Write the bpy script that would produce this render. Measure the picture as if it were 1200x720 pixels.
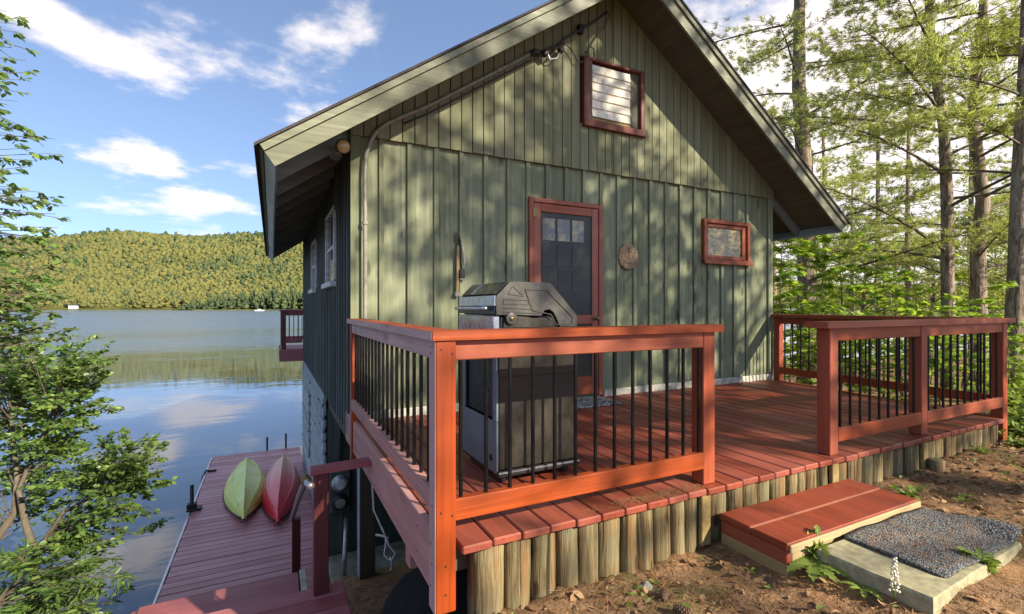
import bpy, math, random
import numpy as np
from mathutils import Vector, Matrix

random.seed(7)
R = math.radians
scene = bpy.context.scene
col = scene.collection
for o in list(bpy.data.objects):
    bpy.data.objects.remove(o)

# ---------------------------------------------------------------- camera, sky, sun, exposure
# Units are metres.  The camera's eye is the origin (z = 0); the deck surface lies 1.02 m below it.
F_PX, YAW = 566.0, math.atan(282 / 566.0)
cam = bpy.data.cameras.new('camera')
cam.sensor_width = 36.0
cam.lens = F_PX / 1200 * 36.0
cam.clip_start = 0.05
cam.clip_end = 9000
camo = bpy.data.objects.new('camera', cam)
camo.location = (0, 0, 0)
camo.rotation_euler = (R(90), 0, -YAW)
col.objects.link(camo)
scene.camera = camo

SUN_EL, SUN_AZ = R(29), math.atan2(0.46, -0.89)          # azimuth from +Y towards +X
sun_dir = Vector((math.sin(SUN_AZ) * math.cos(SUN_EL), math.cos(SUN_AZ) * math.cos(SUN_EL), math.sin(SUN_EL)))
ld = bpy.data.lights.new('sun', 'SUN')
ld.energy = 3.0
ld.angle = R(0.55)
ld.color = (1.0, 0.90, 0.76)
lo = bpy.data.objects.new('sun', ld)
lo.rotation_euler = sun_dir.to_track_quat('Z', 'Y').to_euler()
lo.location = sun_dir * 30
col.objects.link(lo)

world = bpy.data.worlds.new('World')
scene.world = world
world.use_nodes = True
wn, wl = world.node_tree.nodes, world.node_tree.links
wn.clear()


def wnode(t, **k):
    n = wn.new(t)
    for a, b in k.items():
        setattr(n, a, b)
    return n


def wmath(op, a, b=None, c=None):
    n = wnode('ShaderNodeMath', operation=op)
    for i, x in enumerate((a, b, c)):
        if x is None:
            continue
        if isinstance(x, (int, float)):
            n.inputs[i].default_value = x
        else:
            wl.new(x, n.inputs[i])
    return n.outputs[0]


sky = wnode('ShaderNodeTexSky', sky_type='NISHITA')
sky.sun_disc = False
sky.sun_elevation = SUN_EL
sky.sun_rotation = SUN_AZ
sky.air_density = 0.65
sky.dust_density = 0.05
sky.ozone_density = 0.6
tc = wnode('ShaderNodeTexCoord')
sep = wnode('ShaderNodeSeparateXYZ')
wl.new(tc.outputs['Generated'], sep.inputs[0])
lift = wnode('ShaderNodeCombineXYZ')                    # look a little above the bright horizon band
wl.new(sep.outputs[0], lift.inputs[0]); wl.new(sep.outputs[1], lift.inputs[1])
wl.new(wmath('ADD', sep.outputs[2], 0.26), lift.inputs[2])
wl.new(lift.outputs[0], sky.inputs[0])
zz = wmath('ADD', wmath('MAXIMUM', sep.outputs[2], 0.0), 0.16)
px = wmath('ADD', wmath('DIVIDE', sep.outputs[0], zz), 0.25)
py = wmath('ADD', wmath('DIVIDE', sep.outputs[1], zz), -0.3)
cmb = wnode('ShaderNodeCombineXYZ')
wl.new(px, cmb.inputs[0]); wl.new(py, cmb.inputs[1])
cmb.inputs[2].default_value = 17.7
no1 = wnode('ShaderNodeTexNoise')
no1.inputs['Scale'].default_value = 2.5
no1.inputs['Detail'].default_value = 7
no1.inputs['Roughness'].default_value = 0.55
wl.new(cmb.outputs[0], no1.inputs['Vector'])
# cloud cover: scattered cumulus with a bank of thin bright cloud over the woods
bank = wnode('ShaderNodeMapRange', interpolation_type='SMOOTHSTEP')
wl.new(sep.outputs[0], bank.inputs[0])
bank.inputs[1].default_value = 0.62; bank.inputs[2].default_value = 0.86
bank.inputs[3].default_value = 0.0; bank.inputs[4].default_value = 0.34
cov = wmath('ADD', no1.outputs['Fac'], bank.outputs[0])
mask = wnode('ShaderNodeMapRange', interpolation_type='SMOOTHSTEP')
wl.new(cov, mask.inputs[0])
mask.inputs[1].default_value = 0.50; mask.inputs[2].default_value = 0.66
mask.inputs[3].default_value = 0.0; mask.inputs[4].default_value = 0.85
hz = wnode('ShaderNodeMapRange', interpolation_type='SMOOTHSTEP')      # clouds thin out to the horizon
wl.new(sep.outputs[2], hz.inputs[0])
hz.inputs[1].default_value = 0.06; hz.inputs[2].default_value = 0.22
fac = wmath('MULTIPLY', mask.outputs[0], wmath('MAXIMUM', hz.outputs[0], wmath('MULTIPLY', bank.outputs[0], 2.6)))
mix = wnode('ShaderNodeMix', data_type='RGBA')
wl.new(fac, mix.inputs[0])
wl.new(sky.outputs[0], mix.inputs[6])
mix.inputs[7].default_value = (3.1, 2.9, 2.9, 1)
bg = wnode('ShaderNodeBackground')
bg.inputs[1].default_value = 0.112
wl.new(mix.outputs[2], bg.inputs[0])
out = wnode('ShaderNodeOutputWorld')
wl.new(bg.outputs[0], out.inputs[0])

vs = scene.view_settings
vs.view_transform = 'Standard'
vs.look = 'None'
vs.gamma = 1.0
vs.use_curve_mapping = False
vs.exposure = 1.98
if hasattr(vs, 'use_white_balance'):          # the photograph is balanced for the shade
    vs.use_white_balance = True
    vs.white_balance_temperature = 7000
    vs.white_balance_tint = 10


# ---------------------------------------------------------------- helpers
def ray(u, v):
    a, b = (u - 600) / F_PX, (360 - v) / F_PX
    s, c = math.sin(YAW), math.cos(YAW)
    return Vector((a * c + s, -a * s + c, b))


def at(u, v, d):
    """point seen at photo pixel (u, v) at forward distance d"""
    return ray(u, v) * d


WL = {}


def tag(o, label=None, cat=None, group=None, kind=None):
    if label: o['label'] = label
    if cat: o['category'] = cat
    if group: o['group'] = group
    if kind: o['kind'] = kind
    return o


def empty(name, loc, label=None, cat=None, group=None):
    o = bpy.data.objects.new(name, None)
    o.empty_display_size = 0.1
    o.location = loc
    col.objects.link(o)
    WL[o] = Vector(loc)
    return tag(o, label, cat, group)


class MB:
    def __init__(s):
        s.v, s.f = [], []

    def add(s, vs_, fs):
        n = len(s.v)
        s.v.extend([tuple(p) for p in vs_])
        s.f.extend([tuple(i + n for i in f) for f in fs])
        return s

    def obox(s, c, ax, h, ch=0.004):
        """chamfered box: centre, three axis vectors, half sizes"""
        c = Vector(c)
        ax = [Vector(a).normalized() for a in ax]
        ch = min(ch, min(h) * 0.45)
        n0 = len(s.v)
        idx = {}
        for sx in (-1, 1):
            for sy in (-1, 1):
                for sz in (-1, 1):
                    sg = (sx, sy, sz)
                    for k in range(3):
                        p = Vector(c)
                        for j in range(3):
                            p = p + ax[j] * sg[j] * (h[j] if j == k else h[j] - ch)
                        idx[(sx, sy, sz, k)] = len(s.v)
                        s.v.append(tuple(p))
        faces = []
        for k in range(3):
            i, j = [q for q in range(3) if q != k]
            for sg in (-1, 1):
                loop = []
                for a, b in ((-1, -1), (1, -1), (1, 1), (-1, 1)):
                    t = [0, 0, 0]; t[k] = sg; t[i] = a; t[j] = b
                    loop.append(idx[(t[0], t[1], t[2], k)])
                faces.append(loop)
        for k in range(3):
            i, j = [q for q in range(3) if q != k]
            for a in (-1, 1):
                for b in (-1, 1):
                    t0 = [0, 0, 0]; t0[i] = a; t0[j] = b; t1 = list(t0)
                    t0[k] = -1; t1[k] = 1
                    faces.append([idx[(*t0, i)], idx[(*t1, i)], idx[(*t1, j)], idx[(*t0, j)]])
        for sx in (-1, 1):
            for sy in (-1, 1):
                for sz in (-1, 1):
                    faces.append([idx[(sx, sy, sz, k)] for k in range(3)])
        for f in faces:
            P = [Vector(s.v[q]) for q in f]
            n = (P[1] - P[0]).cross(P[2] - P[0])
            if n.dot(sum(P, Vector()) / len(P) - c) < 0:
                f.reverse()
            s.f.append(tuple(f))
        return s

    def box(s, x0, x1, y0, y1, z0, z1, ch=0.004):
        return s.obox(((x0 + x1) / 2, (y0 + y1) / 2, (z0 + z1) / 2), ((1, 0, 0), (0, 1, 0), (0, 0, 1)),
                      (abs(x1 - x0) / 2, abs(y1 - y0) / 2, abs(z1 - z0) / 2), ch)

    def bar(s, p, q, w, h, up=(0, 0, 1), ch=0.004):
        p, q = Vector(p), Vector(q)
        d = (q - p)
        L = d.length
        d.normalize()
        sd = d.cross(Vector(up))
        if sd.length < 1e-4:
            sd = Vector((1, 0, 0))
        sd.normalize()
        u = sd.cross(d).normalized()
        return s.obox((p + q) / 2, (d, sd, u), (L / 2, w / 2, h / 2), ch)

    def extr(s, poly, axis, a, b):
        """extrude a 2-D polygon along an axis; poly lists the two other coordinates in xyz order"""
        n = len(poly)

        def P(p, t):
            if axis == 0: return (t, p[0], p[1])
            if axis == 1: return (p[0], t, p[1])
            return (p[0], p[1], t)
        vs_ = [P(p, a) for p in poly] + [P(p, b) for p in poly]
        ar = sum(poly[i][0] * poly[(i + 1) % n][1] - poly[(i + 1) % n][0] * poly[i][1] for i in range(n))
        fs = [tuple(range(n)), tuple(range(2 * n - 1, n - 1, -1))]
        for i in range(n):
            j = (i + 1) % n
            fs.append((j, i, i + n, j + n))
        flip = (ar > 0) != (axis == 1)
        if (b < a):
            flip = not flip
        if flip:
            fs = [tuple(reversed(f)) for f in fs]
        return s.add(vs_, fs)

    def tube(s, pts, rad, n=8, cap=True):
        pts = [Vector(p) for p in pts]
        if not isinstance(rad, (list, tuple)):
            rad = [rad] * len(pts)
        n0 = len(s.v)
        prev = None
        for i, p in enumerate(pts):
            d = (pts[min(i + 1, len(pts) - 1)] - pts[max(i - 1, 0)])
            if d.length < 1e-9: d = Vector((0, 0, 1))
            d.normalize()
            if prev is None:
                a = d.cross(Vector((0, 0, 1)))
                if a.length < 0.05: a = d.cross(Vector((1, 0, 0)))
            else:
                a = prev - d * prev.dot(d)
            a.normalize()
            prev = a
            b = d.cross(a)
            for k in range(n):
                t = 2 * math.pi * k / n
                s.v.append(tuple(p + (a * math.cos(t) + b * math.sin(t)) * rad[i]))
        for i in range(len(pts) - 1):
            for k in range(n):
                a0 = n0 + i * n + k; a1 = n0 + i * n + (k + 1) % n
                s.f.append((a0, a1, a1 + n, a0 + n))
        if cap:
            s.f.append(tuple(n0 + k for k in reversed(range(n))))
            m = n0 + (len(pts) - 1) * n
            s.f.append(tuple(m + k for k in range(n)))
        return s

    def lathe(s, c, axis, prof, n=20):
        """prof: list of (distance along axis, radius)"""
        c, d = Vector(c), Vector(axis).normalized()
        return s.tube([c + d * h for h, r in prof], [max(r, 1e-4) for h, r in prof], n)

    def mesh(s, name):
        m = bpy.data.meshes.new(name)
        m.from_pydata(s.v, [], s.f)
        return m

    def build(s, name, mat, parent=None, smooth=False, kind=None, label=None):
        a = np.array(s.v)
        c = (a.min(0) + a.max(0)) / 2
        m = bpy.data.meshes.new(name)
        m.from_pydata((a - c).tolist(), [], s.f)
        if mat: m.materials.append(mat)
        if smooth:
            m.polygons.foreach_set('use_smooth', [True] * len(m.polygons))
        o = bpy.data.objects.new(name, m)
        o.location = c
        col.objects.link(o)
        WL[o] = Vector(c)
        if parent is not None:
            setp(o, parent)
        if kind: o['kind'] = kind
        if label: o['label'] = label
        return o


def setp(o, parent):
    o.parent = parent
    o.matrix_parent_inverse = Matrix.Translation(-WL[parent])


def box(name, mat, parent, x0, x1, y0, y1, z0, z1, ch=0.004):
    return MB().box(x0, x1, y0, y1, z0, z1, ch).build(name, mat, parent)


def copy_tree(o, parent=None):
    c = o.copy()
    col.objects.link(c)
    if parent is not None:
        c.parent = parent
        c.matrix_parent_inverse = o.matrix_parent_inverse.copy()
    for ch in [x for x in bpy.data.objects if x.parent == o]:
        copy_tree(ch, c)
    return c


# ---------------------------------------------------------------- materials
def newmat(name):
    m = bpy.data.materials.new(name)
    m.use_nodes = True
    nt = m.node_tree
    nt.nodes.clear()
    o = nt.nodes.new('ShaderNodeOutputMaterial')
    return m, nt, o


class NT:
    """tiny node-tree builder"""
    def __init__(s, name):
        s.m, s.t, s.out = newmat(name)

    def n(s, typ, ins=None, **k):
        nd = s.t.nodes.new(typ)
        for a, b in k.items(): setattr(nd, a, b)
        for a, b in (ins or {}).items():
            if isinstance(b, bpy.types.NodeSocket): s.t.links.new(b, nd.inputs[a])
            else: nd.inputs[a].default_value = b
        return nd

    def math(s, op, a, b=0.0, c=None):
        d = {0: a, 1: b}
        if c is not None: d[2] = c
        return s.n('ShaderNodeMath', d, operation=op).outputs[0]

    def noise(s, vec, scale, detail=4, rough=0.55, dist=0.0):
        return s.n('ShaderNodeTexNoise', {'Vector': vec, 'Scale': scale, 'Detail': detail, 'Roughness': rough, 'Distortion': dist}).outputs['Fac']

    def ramp(s, fac, a, b, lo=0.0, hi=1.0, smooth=True):
        return s.n('ShaderNodeMapRange', {0: fac, 1: a, 2: b, 3: lo, 4: hi}, interpolation_type='SMOOTHSTEP' if smooth else 'LINEAR').outputs[0]

    def mix(s, fac, a, b, blend='MIX'):
        d = {0: fac}
        nd = s.n('ShaderNodeMix', d, data_type='RGBA', blend_type=blend)
        for i, x in ((6, a), (7, b)):
            if isinstance(x, bpy.types.NodeSocket): s.t.links.new(x, nd.inputs[i])
            else: nd.inputs[i].default_value = (x[0], x[1], x[2], 1)
        return nd.outputs[2]

    def coords(s, random_shift=True):
        t = s.n('ShaderNodeTexCoord').outputs['Object']
        if not random_shift: return t
        r = s.n('ShaderNodeObjectInfo').outputs['Random']
        k = s.n('ShaderNodeCombineXYZ', {0: s.math('MULTIPLY', r, 71.3), 1: s.math('MULTIPLY', r, 37.7), 2: s.math('MULTIPLY', r, 53.1)}).outputs[0]
        return s.n('ShaderNodeVectorMath', {0: t, 1: k}, operation='ADD').outputs[0]

    def scale(s, vec, sc):
        return s.n('ShaderNodeMapping', {'Vector': vec, 'Scale': sc}).outputs[0]

    def bump(s, h, st, dist=0.01):
        return s.n('ShaderNodeBump', {'Height': h, 'Strength': st, 'Distance': dist}).outputs[0]

    def bsdf(s, colr, rough, normal=None, metal=0.0, spec=0.5, **kw):
        d = {'Base Color': colr if isinstance(colr, bpy.types.NodeSocket) else (*colr, 1), 'Roughness': rough, 'Metallic': metal, 'Specular IOR Level': spec}
        d.update(kw)
        b = s.n('ShaderNodeBsdfPrincipled', d)
        if normal is not None: s.t.links.new(normal, b.inputs['Normal'])
        s.t.links.new(b.outputs[0], s.out.inputs[0])
        return b


def wood(name, base, axis, grain=0.5, rough=0.6, wear=None, wear_amt=0.0, knots=0.0, vary=0.22, streak=0.0, streak_col=(0.05, 0.04, 0.03), spec=0.35):
    t = NT(name)
    c = t.coords()
    sc = [26.0, 26.0, 26.0]
    sc[axis] = 1.1
    g = t.noise(t.scale(c, tuple(sc)), 1.0, 6, 0.65, 0.6)
    sc2 = [7.0, 7.0, 7.0]
    sc2[axis] = 0.9
    g2 = t.noise(t.scale(c, tuple(sc2)), 1.0, 4, 0.6)
    rnd = t.n('ShaderNodeObjectInfo').outputs['Random']
    b = Vector(base)
    colr = t.mix(t.ramp(g, 0.3, 0.72), tuple(b * (1 - grain * 0.65)), tuple(b * (1 + grain * 0.35)))
    colr = t.mix(t.ramp(g2, 0.35, 0.7, 0, 0.55), colr, tuple(Vector((b[0] * 0.7, b[1] * 0.72, b[2] * 0.75))))
    if knots > 0:
        ks = [5.5, 5.5, 5.5]
        ks[axis] = 2.0
        vo = t.n('ShaderNodeTexVoronoi', {'Vector': t.scale(c, tuple(ks)), 'Scale': 1.0, 'Randomness': 1.0})
        kd = t.ramp(t.math('ADD', vo.outputs['Distance'], t.math('MULTIPLY', g, 0.12)), 0.15, 0.27, knots, 0.0)
        colr = t.mix(kd, colr, tuple(b * 0.32))
    if streak > 0:
        ss = [9.0, 9.0, 9.0]
        ss[axis] = 0.35
        sk = t.ramp(t.noise(t.scale(c, tuple(ss)), 1.0, 3, 0.6), 0.55, 0.72, 0, streak)
        colr = t.mix(sk, colr, streak_col)
    if wear is not None:
        wv = t.noise(c, 3.2, 6, 0.7)
        wg = t.math('ADD', t.math('MULTIPLY', wv, 0.6), t.math('MULTIPLY', g, 0.4))
        colr = t.mix(t.ramp(wg, 0.56, 0.66, 0, wear_amt), colr, wear)
    hs = t.n('ShaderNodeHueSaturation', {'Value': t.ramp(rnd, 0, 1, 1 - vary, 1 + vary, False), 'Saturation': t.ramp(rnd, 0, 1, 1.06, 0.94, False), 'Color': colr})
    rr = t.ramp(g2, 0.3, 0.7, rough - 0.1, rough + 0.12)
    t.bsdf(hs.outputs[0], rr, t.bump(t.math('ADD', g, t.math('MULTIPLY', g2, 0.6)), 0.35, 0.006), spec=spec)
    return t.m


def plain(name, colr, rough, metal=0.0, spec=0.5, nscale=18.0, namt=0.25, bump=0.1, **kw):
    t = NT(name)
    c = t.coords()
    n = t.noise(c, nscale, 5, 0.6)
    b = Vector(colr)
    cc = t.mix(t.ramp(n, 0.3, 0.7), tuple(b * (1 - namt)), tuple(b * (1 + namt * 0.6)))
    t.bsdf(cc, t.ramp(n, 0.3, 0.7, max(0.02, rough - 0.08), rough + 0.08), t.bump(n, bump, 0.004) if bump else None, metal, spec, **kw)
    return t.m


def leafmat(name, c1, c2, trans=0.45, tint=(0.30, 0.36, 0.03), nsc=0.8, rough=0.5, c3=None):
    t = NT(name)
    geo = t.n('ShaderNodeNewGeometry')
    rnd = geo.outputs['Random Per Island']
    n = t.noise(geo.outputs['Position'], nsc, 3)
    f = t.math('ADD', t.math('MULTIPLY', rnd, 0.6), t.math('MULTIPLY', n, 0.5))
    cc = t.mix(t.ramp(f, 0.25, 0.85), c1, c2)
    if c3: cc = t.mix(t.ramp(rnd, 0.93, 0.97, 0, 0.8), cc, c3)
    d = t.n('ShaderNodeBsdfPrincipled', {'Base Color': cc, 'Roughness': rough, 'Specular IOR Level': 0.4})
    tr = t.n('ShaderNodeBsdfTranslucent', {'Color': t.mix(0.6, cc, tint)})
    ms = t.n('ShaderNodeMixShader', {0: trans, 1: d.outputs[0], 2: tr.outputs[0]})
    t.t.links.new(ms.outputs[0], t.out.inputs[0])
    return t.m


GREEN = (0.198, 0.222, 0.130)
M = {}
M['wall'] = wood('green_stain_vertical', GREEN, 2, 0.5, 0.72, wear=(0.30, 0.31, 0.22), wear_amt=0.3, knots=0.9, vary=0.16, streak=0.55, streak_col=(0.09, 0.105, 0.065))
M['wall_up'] = wood('green_stain_gable', (0.192, 0.202, 0.110), 2, 0.35, 0.72, wear=(0.32, 0.32, 0.22), wear_amt=0.2, vary=0.09, streak=0.2, streak_col=(0.09, 0.095, 0.06))
M['wall_side'] = wood('green_stain_side_shaded', (0.068, 0.093, 0.086), 2, 0.5, 0.55, wear=(0.12, 0.12, 0.125), wear_amt=0.5, vary=0.25)  # the walls' green stain, with the side's shade put into the colour
M['green_trim'] = wood('green_trim_x', (0.145, 0.155, 0.100), 0, 0.4, 0.6, wear=(0.21, 0.21, 0.14), wear_amt=0.3, vary=0.1)
M['green_trim_y'] = wood('green_trim_y', (0.30, 0.36, 0.33), 1, 0.3, 0.5, vary=0.08)
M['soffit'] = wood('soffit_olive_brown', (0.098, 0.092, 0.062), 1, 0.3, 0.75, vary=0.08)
M['rafter'] = wood('rafter_green', (0.17, 0.21, 0.20), 0, 0.3, 0.7, vary=0.1)
RED = (0.25, 0.056, 0.031)
M['deck'] = wood('red_deck_paint_y', RED, 1, 0.4, 0.5, wear=(0.31, 0.14, 0.085), wear_amt=0.3, vary=0.16, spec=0.45)
M['rail_x'] = wood('red_rail_paint_x', (0.31, 0.064, 0.022), 0, 0.45, 0.5, vary=0.05, wear=(0.44, 0.17, 0.09), wear_amt=0.4)
M['rail_y'] = wood('red_rail_paint_y', (0.30, 0.062, 0.024), 1, 0.45, 0.5, vary=0.05, wear=(0.40, 0.15, 0.09), wear_amt=0.2)
M['rail_z'] = wood('red_rail_paint_z', (0.30, 0.060, 0.021), 2, 0.45, 0.5, vary=0.05)
M['rail_fade_y'] = wood('faded_red_paint_y', (0.42, 0.22, 0.20), 1, 0.3, 0.65, vary=0.05, wear=(0.5, 0.42, 0.38), wear_amt=0.5, knots=0.35)
M['rail_pale_y'] = wood('pale_weathered_rail_y', (0.50, 0.37, 0.36), 1, 0.35, 0.7, vary=0.05, wear=(0.36, 0.20, 0.18), wear_amt=0.5, knots=0.5)
M['rail_pale_z'] = wood('pale_weathered_rail_z', (0.46, 0.30, 0.29), 2, 0.35, 0.7, vary=0.05, wear=(0.36, 0.18, 0.16), wear_amt=0.5)
M['maroon_x'] = wood('maroon_paint_x', (0.31, 0.095, 0.10), 0, 0.3, 0.42, vary=0.14, wear=(0.28, 0.15, 0.15), wear_amt=0.3)
M['dock'] = wood('dock_paint_sky_sheen_x', (0.50, 0.225, 0.245), 0, 0.3, 0.42, vary=0.13, wear=(0.36, 0.22, 0.24), wear_amt=0.35, spec=0.5)  # maroon paint made paler: the sky's reflection is mixed into the colour
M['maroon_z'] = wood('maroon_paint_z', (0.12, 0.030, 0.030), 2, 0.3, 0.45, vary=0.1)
M['door_red'] = wood('door_red_paint', (0.29, 0.074, 0.034), 2, 0.2, 0.4, vary=0.05)
M['louvre_red'] = wood('weathered_louvre_red', (0.17, 0.050, 0.030), 2, 0.5, 0.6, vary=0.05, wear=(0.20, 0.12, 0.06), wear_amt=0.5)
M['door_red_x'] = wood('door_red_paint_x', (0.29, 0.074, 0.034), 0, 0.2, 0.4, vary=0.05)
t = NT('treated_log')
c = t.coords()
g1 = t.noise(t.scale(c, (42, 42, 2.2)), 1.0, 6, 0.7, 0.8)
g2 = t.noise(t.scale(c, (16, 16, 1.1)), 1.0, 5, 0.65, 0.5)
g3 = t.noise(c, 5.0, 4, 0.6)
rnd = t.n('ShaderNodeObjectInfo').outputs['Random']
cc = t.mix(t.ramp(g1, 0.36, 0.62), (0.095, 0.070, 0.034), (0.225, 0.178, 0.092))
cc = t.mix(t.ramp(g2, 0.50, 0.62, 0, 0.85), cc, (0.17, 0.095, 0.040))
cc = t.mix(t.ramp(g2, 0.42, 0.34, 0, 0.6), cc, (0.20, 0.185, 0.095))
cc = t.mix(t.ramp(g3, 0.50, 0.70, 0, 0.6), cc, (0.15, 0.155, 0.095))
g4 = t.noise(t.scale(c, (34, 34, 0.7)), 1.0, 3, 0.5, 0.4)
cc = t.mix(t.ramp(g4, 0.63, 0.67, 0, 0.9), cc, (0.030, 0.020, 0.012))
vk = t.n('ShaderNodeTexVoronoi', {'Vector': t.scale(c, (9, 9, 3.6)), 'Scale': 1.0})
cc = t.mix(t.ramp(t.math('ADD', vk.outputs['Distance'], t.math('MULTIPLY', g1, 0.15)), 0.17, 0.27, 0.85, 0.0), cc, (0.045, 0.026, 0.014))
hs = t.n('ShaderNodeHueSaturation', {'Value': t.ramp(rnd, 0, 1, 0.78, 1.2, False), 'Color': cc})
t.bsdf(hs.outputs[0], 0.88, t.bump(t.math('ADD', g1, g2), 0.8, 0.012), spec=0.2)
M['log'] = t.m
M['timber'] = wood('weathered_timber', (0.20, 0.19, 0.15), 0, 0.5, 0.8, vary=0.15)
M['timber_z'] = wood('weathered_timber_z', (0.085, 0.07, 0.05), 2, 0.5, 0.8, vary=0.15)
M['raw_x'] = wood('unpainted_wood_x', (0.38, 0.29, 0.15), 0, 0.4, 0.75, vary=0.1)
M['raw_y'] = wood('unpainted_wood_y', (0.30, 0.22, 0.09), 1, 0.4, 0.75, vary=0.1)
M['vent'] = plain('cream_slat', (0.68, 0.64, 0.52), 0.6, bump=0.05)
M['sill_pale'] = plain('peeling_pale_sill', (0.42, 0.41, 0.34), 0.8, nscale=9, namt=0.45, bump=0.4)
M['white'] = plain('white_paint', (0.56, 0.60, 0.62), 0.5, bump=0.05)
M['pale_blue'] = wood('pale_blue_siding', (0.31, 0.38, 0.41), 1, 0.3, 0.65, vary=0.15)
M['baluster'] = plain('black_satin_metal', (0.012, 0.012, 0.012), 0.38, 0.6, bump=0)
M['dark'] = plain('dark_void', (0.010, 0.011, 0.010), 0.8, bump=0)
M['steel'] = plain('brushed_steel', (0.50, 0.55, 0.60), 0.30, 0.9, bump=0.03, namt=0.1)
M['steel_blue'] = plain('grey_blue_panel', (0.14, 0.185, 0.22), 0.45, 0.1, bump=0.03, namt=0.12, nscale=6)
M['hood_grey'] = plain('hood_grey_enamel', (0.062, 0.059, 0.048), 0.38, 0.0, bump=0.06, namt=0.15)
M['hood_dark'] = plain('hood_dark_lid', (0.018, 0.028, 0.040), 0.22, 0.4, bump=0.03)
M['cab_side'] = plain('cabinet_brown_black', (0.034, 0.029, 0.021), 0.45, 0.3, bump=0.04, namt=0.2)
M['black'] = plain('black_plastic', (0.012, 0.012, 0.013), 0.5, bump=0.05)
M['drum'] = plain('black_drum_plastic', (0.005, 0.006, 0.006), 0.65, spec=0.25, bump=0.08)
M['alu'] = plain('dull_aluminium', (0.55, 0.57, 0.58), 0.4, 0.8, bump=0.03)
M['pipe'] = plain('galvanised_pipe', (0.42, 0.44, 0.45), 0.42, 0.7, bump=0.05)
M['conduit'] = plain('painted_conduit', (0.215, 0.215, 0.165), 0.5, bump=0.05)
M['cable'] = plain('grey_cable', (0.035, 0.033, 0.03), 0.6, bump=0)
M['brass'] = plain('aged_brass', (0.20, 0.15, 0.06), 0.4, 0.8)
M['concrete'] = plain('mossy_concrete', (0.23, 0.24, 0.19), 0.9, nscale=7, namt=0.35, bump=0.4)
M['paver'] = plain('concrete_paver', (0.29, 0.27, 0.165), 0.9, nscale=22, namt=0.3, bump=0.4)
M['stone'] = plain('grey_stone', (0.25, 0.24, 0.21), 0.85, nscale=9, namt=0.3, bump=0.5)
M['shingle'] = plain('dark_shingle', (0.045, 0.04, 0.04), 0.9, nscale=60, namt=0.5, bump=0.6)
M['rope'] = plain('pale_rope', (0.42, 0.41, 0.38), 0.8)
M['amber'] = plain('amber_bulb_glass', (0.42, 0.31, 0.13), 0.12, bump=0, namt=0.15)
M['bark_pine'] = None

# glass / screen
t = NT('screen_mesh_glass')
c = t.coords(False)
t.bsdf(t.mix(t.ramp(t.noise(c, 1.5, 3), 0.35, 0.7), (0.018, 0.020, 0.016), (0.045, 0.046, 0.036)), 0.35, spec=0.35)
M['screen'] = t.m
t = NT('window_glass')
t.bsdf((0.03, 0.04, 0.05), 0.05, spec=1.0, Coat=0.0) if False else t.bsdf((0.10, 0.13, 0.15), 0.06, spec=1.0)
M['glass'] = t.m
t = NT('obscure_window_glass')
c = t.coords(False)
n1 = t.noise(t.scale(c, (9, 9, 16)), 1.0, 5, 0.65, 1.2)
t.bsdf(t.mix(t.ramp(n1, 0.4, 0.66), (0.13, 0.105, 0.03), (0.48, 0.39, 0.15)), 0.12, t.bump(n1, 0.5, 0.01), spec=0.8)
M['frost'] = t.m
t = NT('inner_door_pane')
c = t.coords(True)
n1 = t.noise(c, 6, 3)
t.bsdf(t.mix(t.ramp(n1, 0.4, 0.6), (0.06, 0.055, 0.03), (0.30, 0.23, 0.08)), 0.15, spec=0.8)
M['pane_in'] = t.m

# bark
t = NT('pine_bark')
c = t.coords()
n0 = t.noise(t.scale(c, (22, 22, 4.5)), 1.0, 6, 0.7, 1.0)
n1 = t.noise(t.scale(c, (5, 5, 2)), 1.0, 5, 0.65)
cc = t.mix(t.ramp(n0, 0.38, 0.62), (0.09, 0.07, 0.05), (0.31, 0.25, 0.185))
cc = t.mix(t.ramp(n1, 0.5, 0.7, 0, 0.6), cc, (0.30, 0.285, 0.235))
t.bsdf(cc, 0.9, t.bump(n0, 0.9, 0.03), spec=0.2)
M['bark_pine'] = t.m
M['bark'] = wood('smooth_grey_bark', (0.115, 0.095, 0.068), 2, 0.6, 0.85, vary=0.1)
M['needles'] = leafmat('pine_needles', (0.17, 0.24, 0.075), (0.42, 0.47, 0.14), 0.45, (0.55, 0.60, 0.12), 0.5)
M['maple'] = leafmat('maple_leaf', (0.085, 0.19, 0.025), (0.26, 0.40, 0.055), 0.5, (0.55, 0.75, 0.06), 0.7, c3=(0.45, 0.24, 0.05))
M['woods'] = leafmat('woodland_leaf', (0.11, 0.17, 0.04), (0.33, 0.40, 0.09), 0.45, (0.6, 0.68, 0.12), 0.4)
M['alder'] = leafmat('alder_leaf', (0.060, 0.125, 0.032), (0.18, 0.275, 0.065), 0.4, (0.30, 0.42, 0.05), 1.2, 0.38)
M['weed'] = leafmat('weed_leaf', (0.10, 0.17, 0.035), (0.27, 0.36, 0.07), 0.35, (0.4, 0.5, 0.06), 2.0)
M['petal'] = plain('cream_petal', (0.72, 0.68, 0.55), 0.6, bump=0)

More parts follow.
